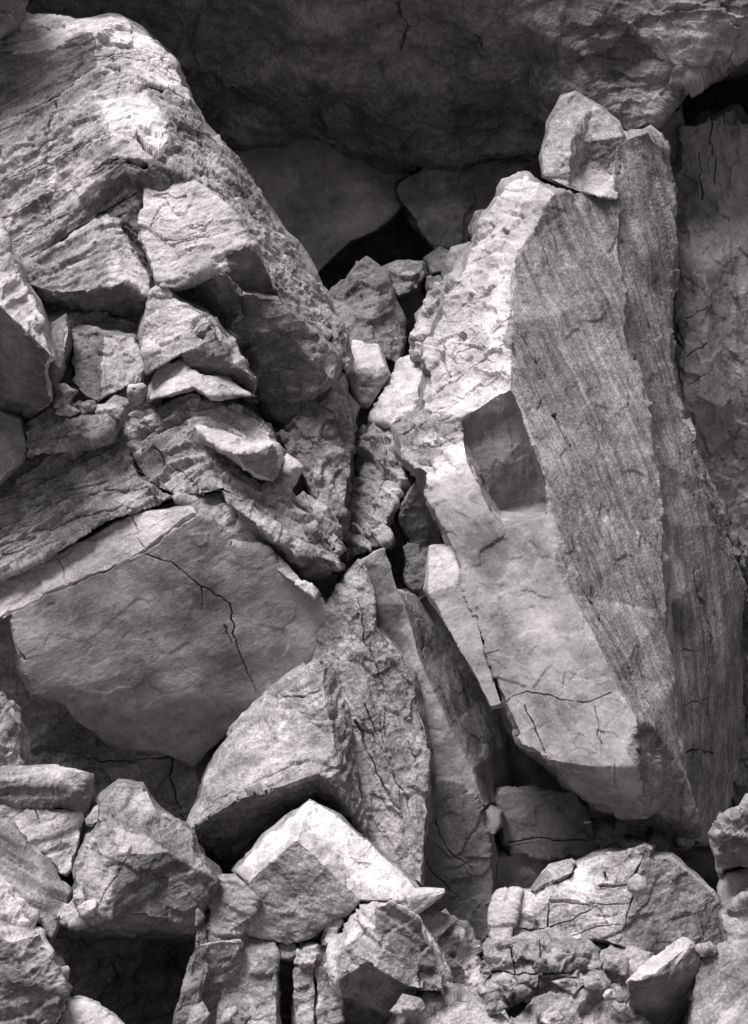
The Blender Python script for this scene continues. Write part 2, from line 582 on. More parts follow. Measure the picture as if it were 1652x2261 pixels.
    # how far the solved faces are from the asked directions
    for idx, nn, mk in fl:
        c = P[idx]; nv = np.zeros(3)
        for q in range(len(idx)):
            nv += np.cross(c[q] - c[0], c[(q + 1) % len(idx)] - c[0])
        nv /= np.linalg.norm(nv) + 1e-9
        if nv @ (c[0] - CAM) > 0: nv = -nv
        ang = math.degrees(math.acos(max(-1, min(1, nv @ nn))))
        if ang > 25: print('  face off by %3.0f deg: %s | %s -> %s' % (ang, label[:40], np.round(nn, 2), np.round(nv, 2)))
    return o

# ------------------------------------------------------------------ ground and cliff
def xw(px):
    return (px - GW / 2) * K * 20.0

def sheet(name, xs, ys, fn, mk, sn=(0, 0.2, 1)):
    X, Y = np.meshgrid(xs, ys)
    P = fn(X.ravel(), Y.ravel())
    w = len(xs)
    i = (np.arange(len(ys) - 1)[:, None] * w + np.arange(w - 1)[None, :]).ravel()
    T = np.concatenate((np.stack((i, i + 1, i + w + 1), 1), np.stack((i, i + w + 1, i + w), 1)))
    o = link_mesh(name, P, T, np.zeros(len(T)), bed_coords(P, sn, None), np.ones(len(P)), np.zeros(3), [mk])
    o['kind'] = 'structure'
    return o

def ground_fn(X, Y):
    p = np.stack((X, Y, 0 * X), 1)
    near = np.exp(-((X / 14) ** 2 + ((Y + 4) / 14) ** 2))
    z = -0.55 + 0.10 * fbm(p * 0.5, 4, 3) * near + 0.25 * vnoise(p * 0.11, 8) + 0.03 * fbm(p * 3, 3, 4) * near
    z = z + 30 * np.clip((-26 - Y) / 36, 0, 1) ** 1.3 * (1 + 0.25 * vnoise(p * 0.07, 9))      # unseen slope added behind the camera to block low sky light
    return np.stack((X, Y, z), 1)
gx = np.concatenate((-np.geomspace(900, 12, 24), np.linspace(-11, 11, 90), np.geomspace(12, 900, 24)))
gy = np.concatenate((-np.geomspace(900, 16, 24), np.linspace(-15, 9, 90), np.geomspace(10, 900, 20)))
sheet('ground', gx, gy, ground_fn, 'd')

def cliff_fn(X, Z):
    p = np.stack((X, 0 * X, Z), 1)
    gully = np.exp(-(np.abs(X) / 5.0) ** 4)
    y = 3.4 + 6.0 * gully + 0.5 * fbm(p * 0.45, 4, 21) + 0.18 * chips(p * 0.9 + 3, 23) + 0.12 * (Z - 5) - 1.5 * np.clip((Z - 11) / 4, 0, 1)
    return np.stack((X, y, Z), 1)
cx = np.concatenate((-np.geomspace(60, 8.2, 16), np.linspace(-8, 8, 150), np.geomspace(8.2, 60, 16)))
cz = np.concatenate((np.linspace(-1.5, 12, 130), np.geomspace(12.3, 26, 12)))
sheet('cliff', cx, cz, cliff_fn, 'g', (-0.3, -0.3, 0.9))

# ------------------------------------------------------------------ capstone
rock('capstone', 'huge dark overhanging capstone roofing the whole gully', 'boulder',
     [(-300,-420),(500,-420),(1150,-420),(1950,-420),(-300,260),(330,300),(505,312),(560,322),(640,326),(700,320),
      (745,338),(850,350),(940,340),(1110,357),(1200,345),(1300,320),(1385,305),(1440,260),(1485,220),(1495,186),
      (1590,150),(1640,120),(1662,60),(1950,40),(420,120),(700,150),(1000,180),(1180,140),(1290,110),(1100,20)],
     [('0 1 24 5 4', (-.1,-.55,-.83), 'g'), ('1 2 29 25 24', (0,-.6,-.8), 'g'),
      ('24 25 26 12 11 10 9 8 7 6 5', (0,-.75,-.65), 'g'), ('25 29 27 26', (0,-.55,-.83), 'g'),
      ('26 27 28 16 15 14 13 12', (-.1,-.8,-.6), 'g'), ('29 2 3 23 22 21 20 28 27', (-.1,-.97,-.12), 'g'),
      ('28 20 19 18 17 16', (.1,-.8,-.6), 'g')],
     Y=4.6, pins={9: 6.3, 5: 6.3, 13: 5.8, 16: 3.7, 20: 3.6, 27: 4.6}, back=4.0, sn=(0.1, 0.3, 0.95), chip=0.05, chip_size=0.8, ledge=0.02, ledge_f=2.0, wave=0.16, lump=.06, flare=0, beds=(.03,.3),
     stains_shading=[(1530,80,150,60,1.9), (560,285,90,40,1.4), (1420,240,60,60,1.3), (900,250,200,60,.8), (1000,80,160,50,.85)],  # first pale patch paints the light caught by the right end
     cracks=[([(640,180),(668,240),(690,262),(702,285)], 3, .05), ([(1050,60),(1075,90),(1095,110)], 3, .08), ([(860,0),(900,60),(880,130)], 4, .08)])

# ------------------------------------------------------------------ left mass
rock('boulder', 'brightest cap block with rounded white crest at top left', 'boulder',
     [(-260,110),(0,120),(110,113),(165,82),(215,66),(235,47),(165,55),(115,40),(35,37),(-260,50),(280,50),(330,80),
      (385,135),(402,175),(418,222),(370,197),(305,178),(265,156),(225,148),(190,163),(150,196),(80,236),(0,276),(-260,390),(215,110)],
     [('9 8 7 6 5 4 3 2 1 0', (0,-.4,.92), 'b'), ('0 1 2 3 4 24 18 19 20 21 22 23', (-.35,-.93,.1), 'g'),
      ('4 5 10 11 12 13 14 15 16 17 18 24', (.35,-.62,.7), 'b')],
     Y=2.5, pins={18: 2.14, 22: 2.04, 14: 2.36, 16: 2.16}, back=2.5, stains_shading=[(265,75,95,45,1.5), (60,85,150,45,1.5), (345,130,60,75,1.4)], cracks=[([(20,68),(60,62),(110,64),(150,58)], 2.5, .05), ([(235,70),(300,110),(380,160)], 2, .04), ([(215,128),(265,120),(330,140),(395,175)], 2.5, .05)], fold=(xw(225), 0.5, 0.25), chip=0.02, ledge=0.01, beds=(.022,.16))  # highlights of crest and right slope are painted paler into the colour
rock('boulder', 'dark rock at the extreme upper left corner above the white crest', 'boulder',
     [(-260,-200),(40,-200),(46,0),(30,50),(12,66),(0,76),(-260,90)],
     [('0 1 2 3 4 5 6', (.1,-.9,-.3), 'g')], Y=1.6, back=2.0)
rock('boulder', 'great left block with pitted sloping right flank below the white cap', 'boulder',
     [(-260,400),(0,276),(80,236),(150,196),(190,163),(225,148),(265,156),(305,178),(370,197),(418,222),(460,290),(522,355),
      (572,435),(640,540),(700,620),(722,665),(745,730),(205,230),(240,270),(250,340),(262,400),(130,515),(45,590),(-260,740),
      (365,262),(300,300),(345,365),(400,380),(480,430),(545,505),(600,600),(640,690),(700,760),(600,900),(300,800),(-260,900)],
     [('0 1 2 3 4 5 17 18 19 20 21 22 23', (-.4,-.88,.22), 'w'), ('17 5 6 7 24 26 19 18', (.08,-.6,.78), 'b'),
      ('7 8 9 10 11 28 26 24', (.5,-.66,.55), 'w'), ('11 12 13 14 15 16 32 31 30 29 28', (.5,-.7,.48), 'w'),
      ('19 26 28 29 30 31 32 33 34 20', (-.1,-.95,-.1), 'g'), ('20 34 35 23 22 21', (-.3,-.95,0), 'g')],
     Y=2.0, back=2.5, fold=(xw(235), 0.55, 0.2), chip=0.025, ledge=0.006, rough=0.012, beds=(.026,.17),
     depths=[2.4,2.0,2.0,1.95,2.05,2.1,2.1,2.1,2.2,2.3,2.25,2.2,2.2,2.1,2.1,2.1,2.0,1.75,1.6,1.4,1.4,1.53,1.6,2.0,1.75,1.6,1.35,1.5,1.56,1.5,1.5,1.5,1.6,1.75,1.65,1.9],
     cracks=[([(-40,510),(60,460),(130,425),(200,392),(265,355)], 3, .08), ([(45,580),(150,525),(235,462),(300,430)], 3.5, .10),
             ([(306,302),(328,328),(352,350),(362,362)], 11, .35), ([(283,352),(300,358),(318,374)], 7, .2),
             ([(120,210),(108,330),(100,420),(110,490)], 3, .04), ([(-40,420),(60,380),(140,340),(230,300)], 2.5, .04), ([(20,540),(90,500),(150,470)], 2.5, .05), ([(440,330),(500,440),(560,540),(640,640)], 2.5, .05), ([(560,470),(620,570),(690,660)], 3, .06), ([(430,280),(455,330),(450,400)], 2, .04)],
     stains_shading=[(280,255,80,50,1.4), (330,300,50,30,1.3), (116,330,10,110,1.5,4), (230,190,45,35,.7), (320,420,22,60,.6)])  # white patch partly real, partly a painted highlight
rock('boulder', 'pale block with wavy dark scars, upper left slope', 'boulder',
     [(335,378),(380,364),(425,388),(475,430),(540,503),(530,542),(485,560),(500,604),(475,602),(390,637),(355,630),
      (308,530),(316,440),(568,562),(600,612),(612,657),(530,642)],
     [('0 1 2 3 4 5 6 7 8 9 10 11 12', (-.1,-.9,.42), 'b'), ('5 13 14 15 16 7 6', (-.15,-.6,-.8), 'd'), ('4 13 5', (.5,-.6,.5), 'w')],  # shade of the down-facing facet is put into its dark material
     Y=1.17, back=1.4, flare=4, fold=(xw(360), -0.3, 0.3), chip=0.018, chip_size=0.3, ledge=0.006, beds=(.014,.16), lump=.015,
     cracks=[([(345,430),(370,425),(388,440),(410,438)], 3, .05), ([(330,500),(352,470),(372,478)], 3, .05),
             ([(420,505),(442,495),(455,505),(470,495)], 3.5, .07), ([(365,540),(410,535),(450,520)], 3, .05)])
rock('boulder', 'dark wedge-shaped block hanging below the pale scarred block', 'boulder',
     [(390,637),(475,602),(500,604),(530,642),(612,657),(670,712),(740,777),(745,800),(735,836),(665,902),(645,955),(600,922),
      (570,872),(520,802),(465,732),(440,677),(545,680),(655,752),(645,777),(575,802),(530,727),(700,812)],
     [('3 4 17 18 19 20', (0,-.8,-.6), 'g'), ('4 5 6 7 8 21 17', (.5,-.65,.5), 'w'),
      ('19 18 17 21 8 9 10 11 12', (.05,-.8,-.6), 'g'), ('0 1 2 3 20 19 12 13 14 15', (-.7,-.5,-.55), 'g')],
     Y=1.3, back=1.5, chip=0.03, ledge=0.008, stains_shading=[(610,840,75,130,.75), (520,740,60,110,.7)])  # both dark patches paint the shade of the down-facing faces
rock('boulder', 'two-faced block with a black hollow under it, left side', 'boulder',
     [(45,592),(140,535),(230,476),(265,488),(305,560),(332,622),(320,655),(280,630),(240,634),(185,642),(120,652),(50,622),
      (308,738),(200,728),(150,697),(90,665),(245,545)],
     [('0 1 2 16 8 9 10 11', (-.3,-.9,.3), 'w'), ('2 3 4 5 6 7 8 16', (.4,-.75,.52), 'b'),
      ('11 10 9 8 7 6 12 13 14 15', (0,-.35,-.94), 'g')],
     Y=1.3, back=1.2, flare=4, fold=(xw(242), 0.5, 0.2), ledge=0.008, chip=.02, beds=(.02,.12))
rock('boulder', 'pale triangular block with a small dark notch, below the hollow', 'boulder',
     [(312,712),(330,645),(357,627),(400,662),(460,687),(478,705),(520,762),(570,837),(560,874),(515,805),(480,737),(430,770),
      (400,782),(325,822),(303,742),(500,832),(440,825)],
     [('0 1 2 3 4 10 11 12 13 14', (-.15,-.93,.3), 'w'), ('4 6 7 9 10', (.5,-.6,.58), 'b'), ('10 9 11', (-.2,-.75,-.6), 'g'),
      ('9 7 8 15 16 12 11', (0,-.4,-.9), 'g')],
     Y=.92, back=1.4, flare=5, ledge=0.012, chip=0.02, cracks=[([(440,738),(468,710)], 9, .16)], stains_shading=[(380,720,90,90,1.2)])
rock('boulder', 'low pale wedge with smooth white top under the notched block', 'boulder',
     [(330,850),(345,818),(400,790),(440,827),(500,834),(558,874),(600,925),(560,900),(425,855),(360,877),(330,884),(465,874)],
     [('0 1 2 8 9 10', (-.35,-.8,.48), 'b'), ('2 3 4 5 11 8', (.3,-.5,.8), 'b')], Y=.8, back=1.2, ledge=0.012, chip=0.02)
rock('rock_slab', 'upright broken slab standing left of the notched block', 'slab',
     [(150,722),(200,722),(235,733),(297,743),(322,812),(312,845),(280,855),(215,893),(188,878),(160,842),(110,760),(225,790)],
     [('0 1 2 11 7 8 9', (-.3,-.93,.15), 'g'), ('2 3 4 5 6 7 11', (.2,-.9,.38), 'b')], Y=.9, back=1.2, chip=0.03, ledge=0.01,
     sn=(0.8, 0.5, 0.2))
rock('rock_slab', 'thin sliver of rock standing beside the dark left-edge boulder', 'slab',
     [(100,745),(145,708),(155,726),(135,805),(110,862),(98,800)],
     [('0 1 3 4 5', (-.3,-.9,.2), 'g'), ('1 2 3', (.3,-.85,.4), 'b')], Y=.75, back=.8, sn=(0.8, 0.5, 0.2))
rock('boulder', 'black-faced boulder with bright sloping top at the left edge', 'boulder',
     [(-240,480),(0,497),(20,560),(42,587),(50,612),(75,662),(95,712),(115,787),(65,737),(0,677),(-240,560),(97,802),(107,890),
      (65,922),(0,935),(-240,930)],
     [('0 1 2 3 4 5 6 7 8 9 10', (.25,-.72,.62), 'b'), ('9 8 7 11 12 13 14 15 10', (-.15,-.45,-.88), 'd')],  # underside shade is put into the dark material
     Y=-.1, back=1.5, chip=0.03)
rock('boulder', 'smooth pale rounded stone below the black-faced left boulder', 'boulder',
     [(-200,930),(0,905),(45,925),(62,987),(50,1022),(0,1064),(-200,1100)],
     [('0 1 2 3 4 5 6', (.1,-.85,.5), 's')], Y=.5, back=1.0, chip=0.008, ledge=0.0, stains_shading=[(20,980,90,90,1.35)])
rock('rock_slab', 'flat ledge slab under the line of small rubble stones', 'slab',
     [(55,950),(125,908),(185,912),(247,935),(235,960),(150,985),(62,1004),(120,945),(190,938)],
     [('0 1 2 3 8 7', (0,-.5,.85), 'w'), ('0 7 8 3 4 5 6', (-.2,-.93,.25), 'w')], Y=.55, back=1.0, ledge=0.01, beds=(.03,.1))
rock('rock_slab', 'broad layered bed with dark bedding lines, left middle', 'slab',
     [(-260,1110),(0,1070),(62,1004),(150,982),(240,955),(266,978),(275,1012),(325,1062),(386,1096),(300,1131),(230,1155),
      (120,1224),(0,1274),(-260,1390),(200,1060)],
     [('0 1 2 3 14 9 10 11 12 13', (-.3,-.87,.4), 'w'), ('3 4 5 6 7 8 9 14', (-.05,-.82,.56), 'w')],
     Y=.62, back=1.6, sn=(-.5,-.3,.84), ledge=0.01, ledge_f=3.6, chip=0.02, flat=3.0, beds=(.045,.13),
     cracks=[([(-40,1075),(60,1035),(150,1000),(240,962)], 2.5, .06), ([(-40,1160),(80,1120),(180,1075),(240,1060)], 2.5, .05),
             ([(-40,1205),(80,1165),(160,1130)], 2.5, .05), ([(-40,1105),(100,1055),(210,1010)], 3, .07), ([(-40,1130),(70,1095),(140,1060)], 3, .06), ([(-40,1182),(60,1150),(220,1085),(330,1075)], 3, .07), ([(-40,1232),(90,1180),(180,1140),(280,1120)], 3.5, .08), ([(-40,1255),(60,1215),(130,1190)], 3, .07), ([(60,1015),(160,990),(245,968)], 3, .06)], jitter=.6)
rock('rock_slab', 'thick slab with a pale lip over a great smooth overhanging face', 'slab',
     [(-260,1400),(20,1272),(120,1226),(230,1159),(295,1136),(425,1122),(432,1139),(320,1219),(150,1294),(25,1354),(-260,1480),
      (470,1150),(505,1198),(590,1213),(617,1265),(705,1318),(728,1350),(705,1425),(675,1495),(600,1550),(540,1605),(490,1645),
      (430,1705),(350,1672),(235,1650),(170,1600),(145,1560),(75,1535),(52,1450),
      (250,1390),(450,1330),(260,1490),(450,1440),(300,1580),(450,1540)],
     [('9 8 7 6 11 12 13 14 30 29 28', (-.04,-.97,-.12), 's'), ('28 29 30 14 15 16 17 32 31 27', (.02,-.95,-.23), 's'),
      ('27 31 32 17 18 19 34 33 26', (.02,-.92,-.36), 's'), ('26 33 34 19 20 21 22 23 24 25', (.02,-.84,-.54), 's'),
      ('0 1 2 3 4 5 6 7 8 9 10', (-.35,-.85,.36), 'b')],
     Y=.5, back=1.6, sn=(-.45,-.3,.84), ledge=0.006, chip=0.012, wave=0.05, rough=0.005, soft=7, jitter=.8, wander=4,
     cracks=[([(-60,1400),(25,1352),(150,1292),(320,1217),(430,1138)], 5, .05), ([(320,1223),(380,1243),(445,1293),(475,1313),(510,1338)], 1.8, .04),
             ([(510,1338),(520,1403),(540,1453),(562,1525)], 2.2, .06),
             ([(465,1125),(500,1173),(507,1203)], 3.5, .08), ([(445,1293),(450,1320),(447,1345)], 1.6, .03),
             ([(130,1228),(140,1255),(150,1292)], 2, .05), ([(290,1140),(300,1190),(318,1215)], 2.5, .05),
             ([(500,1380),(515,1420)], 2, .03), ([(5,1370),(25,1400),(40,1425),(56,1455)], 5, .08)],
     stains_shading=[(495,1260,32,45,1.3), (330,1380,110,30,.8,-10), (190,1400,120,40,1.15), (230,1600,130,45,.75,25), (560,1420,50,70,1.12), (620,1370,40,50,.85)])
rock('boulder', 'dark recessed block under the left end of the smooth overhang', 'boulder',
     [(-260,1360),(25,1340),(70,1450),(150,1540),(210,1600),(215,1650),(120,1668),(40,1630),(-260,1620)],
     [('0 1 2 3 4 5 6 7 8', (-.1,-.9,-.4), 'g')], Y=1.0, back=1.5, dome=.15)
rock('boulder', 'cracked dark block deep under the smooth overhang', 'boulder',
     [(60,1580),(200,1590),(430,1620),(490,1660),(460,1760),(420,1860),(300,1820),(150,1800),(50,1720)],
     [('0 1 2 3 4 5 6 7 8', (0,-.96,-.1), 'g')], Y=1.25, back=1.5, dome=.15, cracks=[([(100,1650),(220,1680),(400,1672)], 3, .07), ([(385,1640),(375,1720),(400,1790)], 3, .07)])
rock('boulder', 'lowest dark block in the gap behind the peaked left boulder', 'boulder',
     [(180,1740),(300,1720),(430,1740),(540,1800),(600,1960),(520,2020),(300,1990),(160,1900)],
     [('0 1 2 3 4 5 6 7', (0,-.97,-.1), 'g')], Y=2.2, back=1.5)
rock('boulder', 'large fractured ridge block in the left middle, split by many cracks', 'boulder',
     [(262,985),(300,944),(360,915),(420,884),(465,876),(530,904),(592,958),(612,1000),(560,985),(465,955),(440,948),(455,1000),
      (512,1042),(610,1062),(640,1110),(700,1175),(750,1255),(700,1310),(640,1270),(492,1080),(456,1088),(388,1097),(325,1062),(278,1012),
      (700,1245),(625,1185),(555,1125)],
     [('0 1 2 3 10 11 12 19 20 21 22 23', (-.3,-.8,.52), 'w'), ('3 4 5 6 7 8 9 10', (.35,-.6,.72), 'b'),
      ('10 9 8 7 13 12 11', (.3,-.85,.42), 'w'), ('12 13 14 15 16 24 25 26 19', (.35,-.75,.55), 'w')],
     Y=.68, back=1.6, fold=(xw(445), 0.5, 0.25), ledge=0.008, chip=0.03, chip_size=0.42, flat=1.8, beds=(.04,.15),
     cracks=[([(265,990),(275,1015),(300,1042),(330,1064),(386,1096)], 6, .2), ([(325,1000),(345,988),(365,1002),(360,1015),(400,1040)], 4, .09),
             ([(300,945),(350,948),(415,905)], 3, .07), ([(400,1040),(430,1060),(450,1085)], 3, .06), ([(405,935),(412,905),(450,905)], 3, .06),
             ([(560,900),(570,940),(592,958)], 2.5, .05), ([(480,1000),(500,1015),(505,1035)], 3, .06)])
rock('rock_slab', 'projecting slab with pale top and dark end on the fractured ridge', 'slab',
     [(440,946),(468,957),(560,986),(600,985),(613,1010),(612,1058),(560,1043),(520,1003),(460,975),(562,1002)],
     [('0 1 2 3 9 7 8', (0,-.5,.86), 'b'), ('3 4 5 6 7 9', (.1,-.8,-.6), 'g')], Y=.25, back=.8, ledge=0.012, chip=0.02)
rock('rock_slab', 'leaning slab with dark underside pointing into the central cleft', 'slab',
     [(490,1080),(555,1110),(640,1180),(700,1228),(742,1240),(725,1262),(700,1292),(640,1258),(590,1215),(555,1175),(500,1110),(560,1150),(650,1225)],
     [('0 1 2 3 4 12 11 10', (.2,-.7,.7), 'w'), ('10 11 12 4 5 6 7 8 9', (.1,-.6,-.8), 'g')], Y=.3, back=.9, ledge=0.02)
rock('rock_slab', 'narrow white lip of rock below the leaning slab', 'slab',
     [(500,1115),(520,1125),(590,1200),(622,1232),(652,1258),(702,1306),(696,1320),(625,1272),(580,1224),(540,1180)],
     [('0 1 2 3 4 5 6 7 8 9', (.2,-.75,.6), 'b')], Y=.28, back=.7, ledge=0.01, chip=0.02)
rock('boulder', 'small wedge jammed between the pale lip and the fractured ridge', 'boulder',
     [(390,1099),(456,1088),(492,1082),(545,1180),(585,1224),(505,1200),(470,1152),(430,1122)],
     [('0 1 2 3 4 5 6 7', (.1,-.9,.3), 'w')], Y=.45, back=.7, chip=0.03)
rock('boulder', 'grey wedge at the left wall of the cleft below the dark block', 'boulder',
     [(645,955),(665,905),(735,835),(760,820),(772,870),(782,940),(775,1015),(765,1100),(757,1165),(725,1168),(690,1090),(652,1015),(615,960),(722,960)],
     [('0 1 2 13 10 11 12', (-.05,-.95,.1), 'g'), ('2 3 4 5 6 7 8 9 10 13', (.4,-.85,.3), 'w')], Y=1.6, back=1.2, sn=(.7,.5,.4), chip_size=.3,
     cracks=[([(700,895),(725,915),(735,935)], 3, .08), ([(680,960),(690,985)], 2.5, .05)], chip=0.04)
rock('boulder', 'rough pale block low on the left wall of the cleft', 'boulder',
     [(670,1085),(725,1120),(745,1160),(752,1205),(742,1225),(700,1190),(650,1120)],
     [('0 1 2 3 4 5 6', (.2,-.8,.55), 'w')], Y=.9, back=.9, chip=0.05, chip_size=.25)
rock('boulder', 'knobbly end block of the pitted flank above the cleft', 'boulder',
     [(715,690),(745,715),(775,747),(778,802),(760,820),(742,800),(735,760),(755,770)],
     [('0 1 7 4 5 6', (-.1,-.9,.35), 'w'), ('1 2 3 4 7', (.5,-.75,.35), 'g')], Y=1.8, back=1.0, chip=0.04, chip_size=.25)

# ------------------------------------------------------------------ back of the cleft
rock('rock_slab', 'smooth dark slab leaning deep under the capstone', 'slab',
     [(490,340),(540,322),(640,300),(880,330),(902,390),(882,455),(832,505),(772,532),(700,608),(660,640),(600,600),(540,440)],
     [('0 1 2 3 4 5 6 7 8 9 10 11', (.05,-.92,.05), 's')], Y=6.9, back=1.2, chip=0.01, ledge=0.005, wave=.05, dome=.15, stains_shading=[(700,420,600,600,1.8)])
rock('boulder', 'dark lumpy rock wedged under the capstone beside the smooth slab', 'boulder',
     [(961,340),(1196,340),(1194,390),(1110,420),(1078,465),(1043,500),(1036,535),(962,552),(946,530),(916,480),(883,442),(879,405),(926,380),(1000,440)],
     [('0 1 2 3 4 5 13 11 12', (0,-.9,-.3), 'd'), ('5 6 7 8 9 10 11 13', (-.1,-.95,.15), 'd')], Y=6.4, back=1.5, chip=0.05, stains_shading=[(1000,450,400,400,2.2)])
rock('boulder', 'pyramid-shaped rock standing in the dark cleft', 'boulder',
     [(722,662),(765,620),(790,582),(818,576),(838,650),(800,762),(770,745),(852,608),(875,680),(892,748),(880,805),(832,772),(790,800)],
     [('0 1 2 3 4 5 6', (-.35,-.85,.4), 'g'), ('3 7 8 9 10 11 5 4', (.4,-.85,.3), 'g'), ('6 5 11 12', (0,-.95,.2), 'g')],
     Y=3.4, back=1.5, chip=0.03, chip_size=.35)
rock('boulder', 'flat-faced block behind the pyramid rock', 'boulder',
     [(845,592),(880,580),(932,580),(942,605),(925,640),(880,656),(862,640)],
     [('0 1 2 3 4 5 6', (0,-.93,.3), 'w')], Y=4.4, back=1.0, chip=0.02)
rock('boulder', 'dark block beneath the flat-faced block in the cleft', 'boulder',
     [(876,660),(928,640),(940,660),(930,715),(905,740),(885,730)],
     [('0 1 2 3 4 5', (.1,-.93,-.2), 'd')], Y=4.8, back=1.0)
rock('boulder', 'pale arrow-shaped stone jammed point down in the cleft', 'boulder',
     [(780,756),(832,766),(848,812),(832,828),(766,822),(770,790),(852,826),(810,892),(795,890)],
     [('0 1 2 3 4 5', (0,-.75,.65), 'b'), ('4 3 2 6 7 8', (0,-.97,-.05), 'w')], Y=2.9, back=.7, chip=0.02)
for lab, pp, yy in (('dark rounded stone nearest the capstone by the right slab top', [(1040,500),(1050,468),(1086,464),(1080,490),(1042,535)], 3.6),
                    ('grey stone leaning on the upper left edge of the right slab', [(984,585),(1000,556),(1036,544),(1034,590),(1000,630),(982,622)], 3.5),
                    ('small dark stone at the back right of the cleft', [(943,572),(970,555),(992,562),(986,598),(952,604)], 4.4),
                    ('dark small stone lodged under the back stone of the cleft', [(946,612),(972,604),(986,622),(976,645),(950,642)], 4.3)):
    rock('stone', lab, 'stone', pp, [(' '.join(str(k) for k in range(len(pp))), (-.1,-.85,.45), 'g')], Y=yy, back=.6, chip=.02, group='stones at the back of the cleft')
rock('boulder', 'knobbly grey edge rock between cleft shadow and right slab', 'boulder',
     [(1000,640),(985,690),(960,730),(945,790),(915,785),(912,745),(935,700),(955,655),(985,615)],
     [('0 1 2 3 4 5 6 7 8', (-.4,-.8,.4), 'w')], Y=2.7, back=1.0, chip=0.05, chip_size=.25, dome=.2)
rock('boulder', 'bright white layered block beside the foot of the arrow-shaped stone', 'boulder',
     [(856,842),(886,794),(926,787),(944,800),(942,835),(932,885),(898,925),(868,932),(824,924),(832,890)],
     [('0 1 2 3 4 5 6 7 8 9', (-.35,-.6,.72), 'b')], Y=2.5, back=1.0, ledge=0.035, ledge_f=9, chip=0.03, chip_size=.3, stains_shading=[(890,870,60,60,1.15)])
rock('boulder', 'rough mottled spur running down the floor of the cleft', 'boulder',
     [(824,918),(868,930),(900,925),(925,960),(890,1010),(884,1060),(870,1110),(850,1160),(860,1190),(800,1225),(758,1235),(748,1192),(772,1120),(790,1050),(812,980)],
     [('0 1 2 3 4 5 6 7 8 9 10 11 12 13 14', (-.3,-.85,.45), 'w')], Y=1.9, back=1.2, sn=(.75,.5,.3), chip=0.06, chip_size=.3, ledge=.03, dome=.2, flat=2,
     cracks=[([(850,940),(880,950),(890,945)], 3, .08), ([(860,1010),(835,1100),(815,1190)], 3, .06)])
rock('stone', 'small stone wedged at the bottom of the cleft', 'stone',
     [(778,975),(800,940),(812,948),(806,985),(785,1010),(775,1000)], [('0 1 2 3 4 5', (0,-.85,.5), 'w')], Y=2.4, back=.5, chip=.02)

